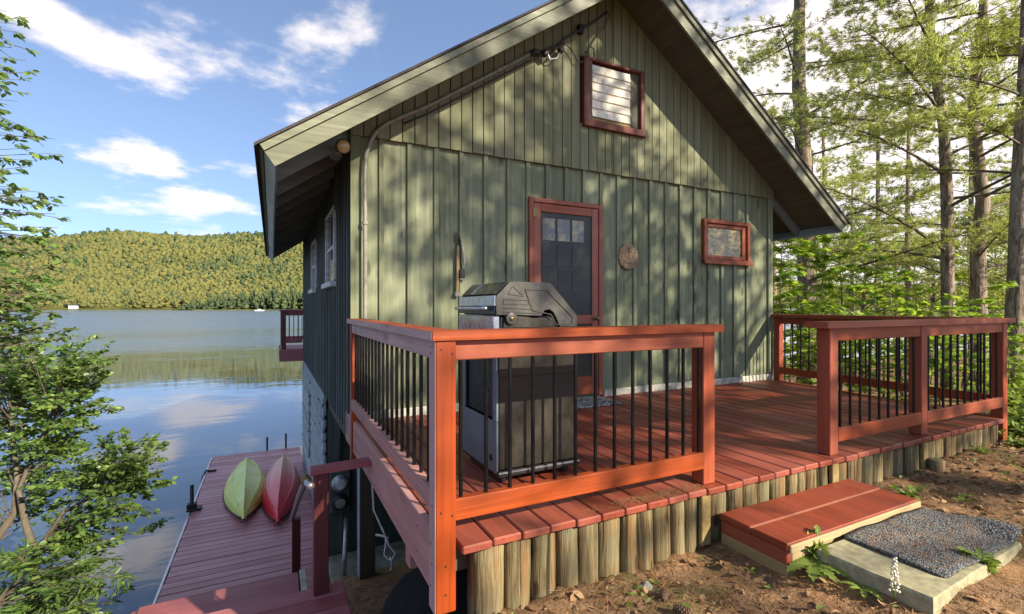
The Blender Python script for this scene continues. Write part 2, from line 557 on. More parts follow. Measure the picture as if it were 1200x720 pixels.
# ground
t = NT('forest_floor')
p = t.n('ShaderNodeNewGeometry').outputs['Position']
a1 = t.noise(p, 1.1, 5, 0.6)
a2 = t.noise(p, 14, 6, 0.7)
a3 = t.noise(t.scale(p, (70, 18, 40)), 1.0, 4, 0.7, 1.5)
cc = t.mix(t.ramp(a2, 0.32, 0.68), (0.13, 0.080, 0.044), (0.36, 0.225, 0.125))
cc = t.mix(t.ramp(a3, 0.52, 0.68, 0, 0.7), cc, (0.30, 0.185, 0.10))
cc = t.mix(t.ramp(t.noise(p, 2.3, 4, 0.6), 0.50, 0.66, 0, 0.7), cc, (0.40, 0.215, 0.105))
cc = t.mix(t.ramp(a1, 0.54, 0.68, 0, 0.7), cc, (0.15, 0.145, 0.06))
t.bsdf(cc, 0.95, t.bump(t.math('ADD', a2, t.math('MULTIPLY', a3, 0.7)), 0.9, 0.03), spec=0.15)
M['ground'] = t.m
t = NT('litter_leaf')
geo = t.n('ShaderNodeNewGeometry')
rr = geo.outputs['Random Per Island']
cc = t.mix(t.ramp(rr, 0, 1), (0.11, 0.058, 0.028), (0.36, 0.23, 0.125))
cc = t.mix(t.ramp(rr, 0.9, 0.93), cc, (0.16, 0.20, 0.06))
t.bsdf(cc, 0.8, spec=0.2)
M['litter'] = t.m
t = NT('fallen_needles')
rr = t.n('ShaderNodeNewGeometry').outputs['Random Per Island']
t.bsdf(t.mix(rr, (0.15, 0.068, 0.03), (0.40, 0.23, 0.11)), 0.8, spec=0.2)
M['needle_litter'] = t.m

# lake: calm close in, ruffled by wind farther out
t = NT('lake_water')
p = t.n('ShaderNodeNewGeometry').outputs['Position']
sp = t.n('ShaderNodeSeparateXYZ', {0: p})
streak_n = t.noise(t.scale(p, (0.012, 0.05, 1)), 1.0, 3, 0.5)
yy = t.math('ADD', sp.outputs[1], t.math('MULTIPLY', t.math('SUBTRACT', streak_n, 0.5), 26.0))
fine_n = t.noise(t.scale(p, (0.06, 0.5, 1)), 1.0, 4, 0.6)
yy = t.math('ADD', yy, t.math('MULTIPLY', t.math('SUBTRACT', fine_n, 0.5), 22.0))
ruf = t.math('MULTIPLY', t.ramp(yy, 38, 68), t.ramp(t.noise(t.scale(p, (0.004, 0.013, 1)), 1.0, 3, 0.5), 0.30, 0.50, 0.35, 1.0))
w1 = t.noise(t.scale(p, (0.7, 1.6, 1)), 1.0, 4, 0.5)
w2 = t.noise(t.scale(p, (0.12, 0.5, 1)), 1.0, 3, 0.5)
hgt = t.math('ADD', w1, t.math('MULTIPLY', w2, 1.5))
bst = t.math('ADD', 0.018, t.math('MULTIPLY', ruf, 0.55))
bp = t.n('ShaderNodeBump', {'Height': hgt, 'Strength': bst, 'Distance': 0.25})
b = t.bsdf((0.055, 0.085, 0.105), t.math('ADD', 0.02, t.math('MULTIPLY', ruf, 0.24)), None, 0.0, 0.5, IOR=1.75)
t.t.links.new(bp.outputs[0], b.inputs['Normal'])
M['water'] = t.m

# far wooded hill
t = NT('hill_canopy')
geo = t.n('ShaderNodeNewGeometry')
rr = geo.outputs['Random Per Island']
n1 = t.noise(geo.outputs['Position'], 0.006, 4, 0.6)
n2 = t.noise(geo.outputs['Position'], 0.15, 3, 0.6)
f = t.math('ADD', t.math('MULTIPLY', rr, 0.35), t.math('MULTIPLY', n1, 0.7))
cc = t.mix(t.ramp(f, 0.2, 0.85), (0.076, 0.090, 0.032), (0.138, 0.136, 0.046))
cc = t.mix(t.ramp(rr, 0.95, 0.97, 0, 0.5), cc, (0.17, 0.13, 0.04))
t.bsdf(cc, 0.9, spec=0.05)
M['canopy'] = t.m
t = NT('hill_soil')
p = t.n('ShaderNodeNewGeometry').outputs['Position']
t.bsdf(t.mix(t.ramp(t.noise(p, 0.05, 5), 0.3, 0.7), (0.05, 0.06, 0.016), (0.12, 0.115, 0.03)), 0.95, spec=0.05)
M['hill'] = t.m
t = NT('dark_conifer')
rr = t.n('ShaderNodeNewGeometry').outputs['Random Per Island']
t.bsdf(t.mix(rr, (0.034, 0.058, 0.032), (0.075, 0.098, 0.042)), 0.9, spec=0.05)
M['conifer_far'] = t.m

# ================================================================ THE SETTING
ZD = -1.02          # deck surface
ZW = -3.76          # lake level
ZK = -3.40          # dock surface


def sstep(a, b, x):
    t_ = min(1.0, max(0.0, (x - a) / (b - a)))
    return t_ * t_ * (3 - 2 * t_)


def lerpt(tab, x):
    if x <= tab[0][0]: return tab[0][1]
    for (x0, a), (x1, b) in zip(tab, tab[1:]):
        if x <= x1: return a + (b - a) * (x - x0) / (x1 - x0)
    return tab[-1][1]


BANK = [(-6, -1.25), (0.3, -1.42), (1.1, -1.60), (2.0, -2.12), (3.2, -2.55), (4.6, -3.35), (5.6, -4.1), (9, -5.2), (60, -9)]
UNDER = [(2.02, -1.38), (2.25, -1.95), (3.0, -2.25), (5.2, -2.75), (6.4, -3.44), (11.2, -3.46), (12.4, -4.2), (16, -5.2), (60, -9)]
RIGHT = [(-40, 0.8), (-6, -1.0), (1.5, -1.27), (4.0, -1.50), (9, -2.2), (16, -3.1), (20, -3.7), (26, -4.5), (60, -8)]


def gz(x, y):
    nz = 0.028 * math.exp(-((x - 2.95) / 0.75) ** 4 - ((y - 1.2) / 0.5) ** 4) + 0.02 * math.sin(x * 3.1 + 1.3) * math.sin(y * 2.7) + 0.012 * math.sin(x * 9.1 + y * 7.3) + 0.008 * math.sin(x * 17 - y * 13)
    front = -1.385 + 0.020 * max(0, min(6, x - 0.9)) + 0.055 * sstep(2.0, 2.6, x) - 0.03 * sstep(1.2, 0.2, y) * sstep(2.6, 2.0, x)
    front = max(front, lerpt(RIGHT, y) - 0.1) if y < 0 else front
    bank = lerpt(BANK, y)
    a = sstep(0.36, 0.66, x) if y > 0.6 else sstep(-1.5, 0.66, x) * (1 - sstep(-0.5, 0.6, y)) + sstep(0.36, 0.66, x) * sstep(-0.5, 0.6, y)
    z = bank * (1 - a) + front * a
    if y > 2.0:
        u_ = lerpt(UNDER, y)
        z = bank * (1 - a) + u_ * a
        b = sstep(5.95, 6.9, x)
        z = z * (1 - b) + lerpt(RIGHT, y) * b
    else:
        b = sstep(5.5, 8.0, x)
        z = z * (1 - b) + lerpt(RIGHT, y) * b
    far = min(1.0, max(0.0, (abs(x - 3) - 25) / 60))
    return z + nz + far * 1.5 * math.sin(x * 0.05) * sstep(14, 0, y)


def axis_pts(lo, hi, f0, f1, fine, grow):
    pts = []
    x = f0
    while x < f1:
        pts.append(x); x += fine
    st = fine
    while x < hi:
        pts.append(x); st *= grow; x += st
    pts.append(hi)
    left = []
    st = fine
    x = f0
    while True:
        st *= grow; x -= st
        if x <= lo: break
        left.append(x)
    return [lo] + left[::-1] + pts


gx = axis_pts(-180, 260, -2.2, 7.2, 0.07, 1.14)
gy = axis_pts(-120, 60, -0.6, 2.9, 0.07, 1.12)
mb = MB()
mb.v = [(x, y, gz(x, y)) for y in gy for x in gx]
nx = len(gx)
mb.f = [(j * nx + i, j * nx + i + 1, (j + 1) * nx + i + 1, (j + 1) * nx + i) for j in range(len(gy) - 1) for i in range(nx - 1)]
tag(mb.build('ground', M['ground'], smooth=True), kind='structure')

mb = MB()
mb.v = [(-4500, -60, ZW), (4500, -60, ZW), (4500, 2600, ZW), (-4500, 2600, ZW)]
# cut so that the lake stays in front of the far land
mb.f = [(0, 1, 2, 3)]
tag(mb.build('lake', M['water']), kind='structure')


# far hill across the lake
def hill_h(x, y):
    s_ = sstep(820, 1750, y + 0.06 * abs(x + 300))
    ridge = 196 + 0.028 * (x + 500) + 7 * math.sin(x * 0.0042 + 1.1) + 3 * math.sin(x * 0.011) - 60 * sstep(-300, -1000, x) - 40 * sstep(-1000, -2000, x) - 120 * sstep(120, 1500, x) - 60 * sstep(1500, 2600, x)
    shelf = 5 * sstep(780, 830, y)
    return ZW - 3 + 3.6 * sstep(770, 792, y) + shelf + ridge * s_ ** 1.12 + 5 * math.sin(x * 0.02 + y * 0.013) * s_


hx = np.linspace(-3800, 3800, 191)
hy = np.concatenate([np.linspace(765, 860, 12), np.linspace(890, 2300, 38)])
mb = MB()
mb.v = [(float(x), float(y), hill_h(x, y)) for y in hy for x in hx]
nx = len(hx)
mb.f = [(j * nx + i, j * nx + i + 1, (j + 1) * nx + i + 1, (j + 1) * nx + i) for j in range(len(hy) - 1) for i in range(nx - 1)]
tag(mb.build('hill', M['hill'], smooth=True), kind='structure')


def ico():
    ph = (1 + 5 ** 0.5) / 2
    v = [(-1, ph, 0), (1, ph, 0), (-1, -ph, 0), (1, -ph, 0), (0, -1, ph), (0, 1, ph), (0, -1, -ph), (0, 1, -ph), (ph, 0, -1), (ph, 0, 1), (-ph, 0, -1), (-ph, 0, 1)]
    f = [(0, 11, 5), (0, 5, 1), (0, 1, 7), (0, 7, 10), (0, 10, 11), (1, 5, 9), (5, 11, 4), (11, 10, 2), (10, 7, 6), (7, 1, 8), (3, 9, 4), (3, 4, 2), (3, 2, 6), (3, 6, 8), (3, 8, 9), (4, 9, 5), (2, 4, 11), (6, 2, 10), (8, 6, 7), (9, 8, 1)]
    v = [Vector(p).normalized() for p in v]
    global ICO_V0, ICO_F0
    ICO_V0, ICO_F0 = np.array([tuple(p) for p in v]), np.array(f)
    nf, cache = [], {}

    def mid(a, b):
        k = (min(a, b), max(a, b))
        if k not in cache:
            v.append(((v[a] + v[b]) / 2).normalized()); cache[k] = len(v) - 1
        return cache[k]
    for a, b, c_ in f:
        x, y, z = mid(a, b), mid(b, c_), mid(c_, a)
        nf += [(a, x, z), (b, y, x), (c_, z, y), (x, y, z)]
    return np.array([tuple(p) for p in v]), np.array(nf)


ICO_V, ICO_F = ico()
rs = np.random.RandomState(3)


def blob_forest(name, mat, pts, label, cat, IV=None, IF=None):
    """pts: (x, y, z_base, radius, height) -> one mesh of rough crowns"""
    IV = ICO_V if IV is None else IV
    IF = ICO_F if IF is None else IF
    n = len(pts)
    P = np.array(pts)
    V = IV[None].repeat(n, 0) * (1 + rs.uniform(-0.32, 0.32, (n, len(IV), 1)))
    V = V * np.stack([P[:, 3], P[:, 3], P[:, 4] * 0.5], 1)[:, None, :]
    V[:, :, 0] += P[:, None, 0]; V[:, :, 1] += P[:, None, 1]; V[:, :, 2] += (P[:, 2] + P[:, 4] * 0.5)[:, None]
    Fc = (IF[None] + (np.arange(n) * len(IV))[:, None, None]).reshape(-1, 3)
    m = bpy.data.meshes.new(name)
    V = V.reshape(-1, 3)
    m.vertices.add(len(V)); m.vertices.foreach_set('co', V.ravel())
    m.loops.add(Fc.size); m.loops.foreach_set('vertex_index', Fc.ravel())
    m.polygons.add(len(Fc)); m.polygons.foreach_set('loop_start', np.arange(0, Fc.size, 3))
    m.polygons.foreach_set('loop_total', np.full(len(Fc), 3))
    m.update(calc_edges=True); m.validate()
    m.polygons.foreach_set('use_smooth', [True] * len(m.polygons))
    m.materials.append(mat)
    o = bpy.data.objects.new(name, m)
    col.objects.link(o)
    WL[o] = Vector()
    tag(o, label, cat, kind='stuff')
    return o


pts, con = [], []
y = 812.0
while y < 1990:
    step = 3.5 + (y - 800) * 0.0042
    x = -0.52 * y - 40
    while x < 0.12 * y:
        xx, yy = x + random.uniform(-.45, .45) * step, y + random.uniform(-.45, .45) * step
        r = step * random.choice((0.38, 0.5, 0.62, 0.9)) * random.uniform(0.85, 1.15)
        h = r * random.uniform(1.3, 2.2)
        cn = math.sin(xx * 0.013 + 2) + math.sin(yy * 0.017 + xx * 0.004) + math.sin(xx * 0.05 - yy * 0.03)
        if random.random() < 0.05 + 0.22 * max(0, cn - 0.6):
            con.append((xx, yy, hill_h(xx, yy) - 1.0, r * 0.75, h * random.uniform(1.2, 1.7)))
        else:
            pts.append((xx, yy, hill_h(xx, yy) - 1.5, r, h))
        x += step
    y += step * 0.9
blob_forest('hill_forest', M['canopy'], pts, 'sunlit yellow green forest covering the hill across the lake', 'forest', ICO_V0, ICO_F0)
blob_forest('hill_conifers', M['conifer_far'], con, 'darker conifers scattered through the forest on the hill', 'conifers', ICO_V0, ICO_F0)
# shore wood: denser mixed trees along the water, dark conifers on the point
pts, pts2 = [], []


def clump(dst, x, y, z, r, h, n):
    for k in range(n):
        f = k / n
        q = r * (1.05 - 0.75 * f) * random.uniform(0.6, 1.0)
        dst.append((x + random.gauss(0, r * 0.35), y + random.gauss(0, r * 0.3), z + h * f * 0.85 + random.uniform(-.5, .5), q, max(2.0, h / n * random.uniform(1.4, 2.4))))


for i in range(420):
    x = random.uniform(-620, 200); y = random.uniform(795, 840)
    r = random.uniform(2.6, 5.0)
    clump(pts, x, y, hill_h(x, y), r, r * random.uniform(2.0, 3.6), 5)
blob_forest('shoreline_wood', M['canopy'], pts, 'band of taller trees along the far shore of the lake', 'wood', ICO_V0, ICO_F0)
for i in range(230):
    x = random.uniform(-92, 150); y = random.uniform(660, 735)
    d = min(1, (x + 92) / 70)
    clump(pts2, x, y, ZW + 0.5, random.uniform(2.2, 4.4), (8 + 17 * d) * random.uniform(0.55, 1.15), 7)
blob_forest('wooded_point', M['conifer_far'], pts2, 'darker wooded point jutting into the lake', 'wood', ICO_V0, ICO_F0)
mb = MB()
ring = [(-105, 690), (-80, 655), (40, 645), (260, 640), (300, 800), (-40, 800), (-100, 730)]
mb.extr(ring, 2, ZW - 1, ZW + 0.9)
tag(mb.build('lake_point', M['hill']), kind='structure')

# ================================================================ THE CABIN
XL, XR, YW = 0.651, 6.36, 4.516
YB = 11.75                     # lake end of the cabin
XC, ZTOP, SL = 3.52, 3.68, 0.695
YR0, YR1 = 3.916, 12.35        # roof ends
XE0 = -0.082
XE1 = 2 * XC - XE0


def rooftop(x):
    return ZTOP - SL * abs(x - XC)


cabin = empty('lake_cabin', (XC, 8.0, -3.4), 'green board and batten lake cabin with red door and gabled roof', 'cabin')
ZT = 1.555        # line where the gable boards start

# gable wall, lower part: backing, wide boards, battens
gw = box('gable_wall', M['wall'], cabin, XL + 0.03, XR - 0.03, YW + 0.03, YW + 0.12, ZD - 0.1, ZT + 0.1)
holes = [(2.43, 3.385, -1.05, 1.165), (5.0, 5.875, 0.59, 1.147)]      # door, small window
bx = XL + 0.075
edges = [XL]
for xx in [0.905, 1.165, 1.425, 1.685, 1.945, 2.205, 2.43]:
    edges.append(xx)
e2 = [3.385]
while e2[-1] < XR - 0.3:
    e2.append(e2[-1] + 0.247)
e2[-1] = XR


def clip_spans(x0, x1, z0, z1):
    """the wall minus the openings, as x-z rectangles"""
    out = [(x0, x1, z0, z1)]
    for hx0, hx1, hz0, hz1 in holes:
        nxt = []
        for a, b, c_, d in out:
            if b <= hx0 or a >= hx1 or d <= hz0 or c_ >= hz1:
                nxt.append((a, b, c_, d)); continue
            if a < hx0: nxt.append((a, hx0, c_, d))
            if b > hx1: nxt.append((hx1, b, c_, d))
            m0, m1 = max(a, hx0), min(b, hx1)
            if c_ < hz0: nxt.append((m0, m1, c_, hz0))
            if d > hz1: nxt.append((m0, m1, hz1, d))
        out = nxt
    return out


ZB = ZD + 0.075
alledges = edges + [2.67, 2.91, 3.15] + e2
for a, b in zip(alledges, alledges[1:]):
    for (x0, x1, z0, z1) in clip_spans(a, b, ZB, ZT):
        if x1 - x0 < 0.012: continue
        dy = random.uniform(-0.003, 0.003)
        box('wall_board', M['wall'], gw, x0 + 0.003, x1 - 0.003, YW + dy, YW + 0.028, z0, z1, 0.003)
for x in alledges[1:-1]:
    for (x0, x1, z0, z1) in clip_spans(x - 0.024, x + 0.024, ZB, ZT - 0.004):
        if x1 - x0 < 0.03 and not (2.40 < x < 3.42): continue
        if x1 - x0 < 0.02: continue
        box('batten', M['wall'], gw, x0, x1, YW - 0.024, YW - 0.004, z0 - 0.003, z1, 0.004)
box('corner_board', M['wall'], gw, XL - 0.022, XL + 0.07, YW - 0.028, YW - 0.005, -1.16, ZT + 0.02)
box('corner_board', M['wall'], gw, XR - 0.075, XR + 0.02, YW - 0.028, YW - 0.005, ZB - 0.04, ZT + 0.02)
box('wall_sill', M['sill_pale'], gw, XL + 0.03, 2.40, YW - 0.035, YW + 0.02, ZD - 0.02, ZB - 0.002, 0.01)
box('wall_sill', M['sill_pale'], gw, 3.42, XR, YW - 0.035, YW + 0.02, ZD - 0.02, ZB - 0.002, 0.01)

# upper gable: narrow upright boards, proud of the wall below
gab = MB().extr([(XL, ZT), (XR, ZT), (XR, rooftop(XR) - 0.05), (XC, ZTOP - 0.05), (XL, rooftop(XL) - 0.05)], 1, YW + 0.03, YW + 0.1).build('gable', M['wall_up'], cabin)
vx0, vx1, vz0, vz1 = 3.11, 3.98, 2.05, 2.80
x = XL - 0.02
while x < XR + 0.02:
    w = 0.1165
    x1 = min(x + w, XR + 0.02)
    lo = ZT - 0.02 + random.uniform(-0.003, 0.003)
    segs = [(x, x1)]
    if x < XC < x1: segs = [(x, XC), (XC, x1)]
    for a, b in segs:
        for (p0, p1, q0) in ([(a, b, None)] if (b <= vx0 or a >= vx1) else [(a, b, 'cut')]):
            ta, tb = rooftop(p0) - 0.055, rooftop(p1) - 0.055
            if q0 is None:
                polys = [[(p0, lo), (p1 - 0.010, lo), (p1 - 0.010, tb), (p0, ta)]]
            else:
                polys = [[(p0, lo), (p1 - 0.010, lo), (p1 - 0.010, vz0), (p0, vz0)], [(p0, vz1), (p1 - 0.010, vz1), (p1 - 0.010, tb), (p0, ta)]]
            for pl in polys:
                MB().extr(pl, 1, YW - 0.045 + random.uniform(-.0015, .0015), YW + 0.005).build('gable_board', M['wall_up'], gab)
    x += w
# louvre in the gable
lv = MB()
for (a, b, c_, d) in ((vx0, vx0 + 0.075, vz0, vz1), (vx1 - 0.055, vx1, vz0, vz1)):
    lv.box(a, b, YW - 0.075, YW + 0.03, c_, d)
lv.box(vx0 - 0.01, vx1 + 0.01, YW - 0.10, YW + 0.03, vz0 - 0.035, vz0 + 0.04)
lv.box(vx0 + 0.077, vx1 - 0.057, YW - 0.072, YW + 0.03, vz1 - 0.03, vz1)
lvo = lv.build('louvre_window', M['louvre_red'], cabin)
box('backing', M['dark'], lvo, vx0 + 0.07, vx1 - 0.05, YW + 0.01, YW + 0.03, vz0 + 0.03, vz1 - 0.02)
box('inner_stile', M['soffit'], lvo, vx0 + 0.076, vx0 + 0.115, YW - 0.068, YW + 0.008, vz0 + 0.042, vz1 - 0.032)
box('inner_stile', M['soffit'], lvo, vx1 - 0.20, vx1 - 0.057, YW - 0.03, YW + 0.008, vz0 + 0.042, vz1 - 0.032)
box('inner_rail', M['raw_y'], lvo, vx0 + 0.117, vx1 - 0.202, YW - 0.062, YW + 0.008, vz0 + 0.042, vz0 + 0.085)
for k in range(6):
    z = vz0 + 0.10 + k * 0.098
    MB().obox(((vx0 + vx1) / 2 - 0.04, YW - 0.048, z + 0.046), ((1, 0, 0), (0, 1, -0.15), (0, 0.15, 1)), (0.272, 0.006, 0.0505), 0.002).build('slat', M['vent'], lvo)

# roof: deck, shingles, bargeboards, fascias, rafters
ro = MB()
s_ = 1 / math.sqrt(1 + SL * SL)
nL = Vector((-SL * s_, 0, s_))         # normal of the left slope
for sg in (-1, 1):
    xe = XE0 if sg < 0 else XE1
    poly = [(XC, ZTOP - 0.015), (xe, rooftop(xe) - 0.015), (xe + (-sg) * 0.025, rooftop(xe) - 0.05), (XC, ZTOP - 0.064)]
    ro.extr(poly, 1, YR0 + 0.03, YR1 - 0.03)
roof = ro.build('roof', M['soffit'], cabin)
for sg in (-1, 1):
    xe = XE0 - 0.03 if sg < 0 else XE1 + 0.03
    MB().extr([(XC, ZTOP + 0.012), (xe, rooftop(xe) + 0.012), (xe, rooftop(xe) - 0.010), (XC, ZTOP - 0.010)], 1, YR0 - 0.035, YR1 + 0.03).build('shingle_layer', M['shingle'], roof)
    # bargeboard and its top trim
    xe = XE0 if sg < 0 else XE1
    dx, dz = -sg * SL * s_, -s_                      # down, square to the slope
    for (w0, w1, y0, y1, nm) in ((0.022, 0.185, YR0, YR0 + 0.028, 'bargeboard'), (0.014, 0.062, YR0 - 0.022, YR0 - 0.001, 'bargeboard_trim')):
        P = []
        for (xx, w) in ((XC, w0), (xe, w0), (xe, w1), (XC, w1)):
            if xx == XC: P.append((XC, ZTOP - w / s_))
            else: P.append((xx + dx * w, rooftop(xx) + dz * w))
        MB().extr(P, 1, y0, y1).build(nm, M['green_trim'], roof)
    P = [(xe + dx * w - sg * t_ * s_ * -1, rooftop(xe) + dz * w + t_ * -SL * s_) for (w, t_) in ((0.022, -0.002), (0.185, -0.002), (0.185, -0.024), (0.022, -0.024))]
    MB().extr(P, 1, YR0 + 0.03, YR1 - 0.03).build('fascia', M['green_trim_y'], roof)
    # rafter tails
    xw = XL if sg < 0 else XR
    k = 0
    y = YW + 0.012
    while y < YB + 0.3:
        pa = Vector((xe + dx * 0.10 - sg * 0.03, 0, rooftop(xe) + dz * 0.10 + 0.02))
        xin = xw - sg * 0.05
        P = [(xe - sg * 0.045, rooftop(xe - sg * 0.045) - 0.067), (xin, rooftop(xin) - 0.067), (xin, rooftop(xin) - 0.205), (xe - sg * 0.14, rooftop(xe - sg * 0.14) - 0.205), (xe - sg * 0.10, rooftop(xe - sg * 0.10) - 0.19)]
        MB().extr(P, 1, y, y + 0.042).build('rafter', M['rafter'], roof)
        y += 0.6

# side wall towards the dock: boards, battens, two windows
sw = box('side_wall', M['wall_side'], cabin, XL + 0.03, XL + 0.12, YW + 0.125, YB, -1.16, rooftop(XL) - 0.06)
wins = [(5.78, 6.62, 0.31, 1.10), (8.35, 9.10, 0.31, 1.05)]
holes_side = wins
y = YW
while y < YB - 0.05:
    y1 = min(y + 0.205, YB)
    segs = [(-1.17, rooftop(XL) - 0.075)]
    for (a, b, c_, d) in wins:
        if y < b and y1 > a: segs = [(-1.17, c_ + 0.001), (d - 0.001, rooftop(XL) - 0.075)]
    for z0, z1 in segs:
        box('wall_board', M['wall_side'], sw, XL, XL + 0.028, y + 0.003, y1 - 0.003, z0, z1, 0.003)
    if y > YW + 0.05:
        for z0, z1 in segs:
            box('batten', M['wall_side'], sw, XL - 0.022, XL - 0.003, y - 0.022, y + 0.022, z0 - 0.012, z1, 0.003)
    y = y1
for (a, b, c_, d) in wins:
    w = MB()
    w.box(XL - 0.03, XL + 0.03, a - 0.05, a, c_ - 0.05, d + 0.05)
    w.box(XL - 0.03, XL + 0.03, b, b + 0.05, c_ - 0.05, d + 0.05)
    w.box(XL - 0.03, XL + 0.03, a + 0.002, b - 0.002, d, d + 0.05)
    wo = w.build('window', M['white'], cabin)
    box('sill', M['white'], wo, XL - 0.075, XL + 0.02, a - 0.07, b + 0.07, c_ - 0.08, c_ - 0.02)
    box('pane', M['glass'], wo, XL + 0.002, XL + 0.012, a, b, c_ - 0.02, d)
    box('sash_bar', M['white'], wo, XL - 0.012, XL + 0.001, a, b, (c_ + d) / 2 - 0.02, (c_ + d) / 2 + 0.02)
# far and right walls, floor of the upper storey
box('lake_wall', M['wall'], cabin, XL + 0.13, XR - 0.1, YB - 0.09, YB - 0.002, -1.16, 1.6)
MB().extr([(XL, 1.6), (XR, 1.6), (XR, rooftop(XR) - 0.08), (XC, ZTOP - 0.08), (XL, rooftop(XL) - 0.08)], 1, YB - 0.09, YB - 0.003).build('lake_gable', M['wall_up'], cabin)
box('right_wall', M['wall'], cabin, XR - 0.09, XR, YW + 0.125, YB, -1.16, rooftop(XR) - 0.07)
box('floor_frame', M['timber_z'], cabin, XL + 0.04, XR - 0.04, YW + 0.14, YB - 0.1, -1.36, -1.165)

# small red window with obscure glass, right of the door
hx0, hx1, hz0, hz1 = holes[1]
w = MB()
for (a, b, c_, d) in ((hx0, hx0 + 0.05, hz0, hz1), (hx1 - 0.05, hx1, hz0, hz1), (hx0 + 0.052, hx1 - 0.052, hz1 - 0.05, hz1), (hx0 + 0.052, hx1 - 0.052, hz0, hz0 + 0.04)):
    w.box(a, b, YW - 0.05, YW + 0.03, c_, d)
wo = w.build('small_window', M['door_red_x'], cabin)
w = MB()
for (a, b, c_, d) in ((hx0 + 0.053, hx0 + 0.10, hz0 + 0.045, hz1 - 0.053), (hx1 - 0.125, hx1 - 0.053, hz0 + 0.045, hz1 - 0.053), (hx0 + 0.102, hx1 - 0.127, hz1 - 0.10, hz1 - 0.053), (hx0 + 0.102, hx1 - 0.127, hz0 + 0.045, hz0 + 0.09)):
    w.box(a, b, YW - 0.02, YW + 0.03, c_, d)
w.build('sash', M['door_red_x'], wo)
box('sill', M['door_red_x'], wo, hx0 - 0.02, hx1 + 0.02, YW - 0.08, YW - 0.052, hz0 - 0.03, hz0 + 0.02)
box('pane', M['frost'], wo, hx0 + 0.09, hx1 - 0.12, YW + 0.004, YW + 0.014, hz0 + 0.08, hz1 - 0.09)

# screen door with the panelled inner door behind it
d0, d1, dz0, dz1 = holes[0]
dz0 = ZD + 0.02
cs = MB()
cs.box(d0, d0 + 0.055, YW - 0.05, YW + 0.03, dz0, dz1)
cs.box(d1 - 0.055, d1, YW - 0.05, YW + 0.03, dz0, dz1)
cs.box(d0 + 0.057, d1 - 0.057, YW - 0.048, YW + 0.03, dz1 - 0.05, dz1 - 0.002)
door = cs.build('door_frame', M['door_red'], cabin)
a0, a1, az0, az1 = d0 + 0.06, d1 - 0.06, dz0 + 0.02, dz1 - 0.055
for nm, mt, x0, x1, z0, z1 in (('stile', 'door_red', a0, a0 + 0.085, az0, az1), ('stile', 'door_red', a1 - 0.085, a1, az0, az1),
                               ('rail', 'door_red_x', a0 + 0.087, a1 - 0.087, az1 - 0.09, az1 - 0.001), ('rail', 'door_red_x', a0 + 0.087, a1 - 0.087, -0.19, -0.09),
                               ('rail', 'door_red_x', a0 + 0.087, a1 - 0.087, az0, az0 + 0.2)):
    box(nm, M[mt], door, x0, x1, YW - 0.04, YW - 0.012, z0, z1)
box('screen', M['screen'], door, a0 + 0.08, a1 - 0.08, YW - 0.022, YW - 0.019, -0.095, az1 - 0.085, 0.0005)
box('screen', M['screen'], door, a0 + 0.08, a1 - 0.08, YW - 0.022, YW - 0.019, az0 + 0.195, -0.185, 0.0005)
for k, x in enumerate((2.60, 2.79, 2.98)):
    for j, z in enumerate((0.72, 0.44, 0.16)):
        box('pane', M['pane_in'] if j == 0 else M['screen'], door, x, x + 0.16, YW - 0.027, YW - 0.0235, z, z + 0.24, 0.001)
for z in (1.0, -0.72):
    box('hinge', M['brass'], door, a0 - 0.02, a0 + 0.03, YW - 0.058, YW - 0.051, z - 0.05, z + 0.05, 0.002)
MB().lathe((a1 - 0.045, YW - 0.041, -0.13), (0, -1, 0), [(0, .022), (.01, .022), (.012, .010), (.04, .010), (.042, .024), (.06, .024), (.066, .012)], 12).build('handle', M['brass'], door, True)

# lower storey, set back under the cabin
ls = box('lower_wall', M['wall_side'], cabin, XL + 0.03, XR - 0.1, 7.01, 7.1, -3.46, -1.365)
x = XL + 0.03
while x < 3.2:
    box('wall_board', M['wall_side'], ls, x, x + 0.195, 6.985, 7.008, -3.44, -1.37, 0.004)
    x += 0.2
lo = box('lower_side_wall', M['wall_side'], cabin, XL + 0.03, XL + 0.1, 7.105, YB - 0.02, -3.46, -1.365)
k = 0
z = -3.5
while z < -1.2:
    for (ya, yb) in ((6.96, 9.28), (9.75, YB + 0.02)) if -3.0 < z < -1.65 else ((6.96, YB + 0.02),):
        n = max(6, int((yb - ya) / 0.12))
        bot = [(ya + (yb - ya) * i / n, z + 0.03 * math.sin(i * 1.3 + k * 2.1) + random.uniform(-0.02, 0.02)) for i in range(n + 1)]
        top = [(yb, z + 0.22), (ya, z + 0.22)]
        m_ = MB()
        P = bot + top
        nn = len(P)
        vs_ = [(XL - 0.038, p[0], p[1]) for p in bot] + [(XL - 0.004, p[0], p[1]) for p in top] + [(XL + 0.012, p[0], p[1]) for p in P]
        fs = [tuple(range(nn - 1, -1, -1)), tuple(range(nn, 2 * nn))] + [(i, (i + 1) % nn, (i + 1) % nn + nn, i + nn) for i in range(nn)]
        m_.add(vs_, fs).build('wavy_siding_board', M['pale_blue'], lo)
    z += 0.165; k += 1
box('lower_window', M['dark'], cabin, XL - 0.006, XL + 0.02, 9.26, 9.77, -2.95, -1.55)
for (x, y) in ((0.86, 4.95), (3.6, 4.95), (6.1, 4.95)):
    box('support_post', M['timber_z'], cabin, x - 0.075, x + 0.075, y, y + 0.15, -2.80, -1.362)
    if x < 1: box('support_post_face', M['pale_blue'], cabin, x - 0.079, x - 0.0755, y + 0.004, y + 0.146, -2.70, -1.37, 0.001)

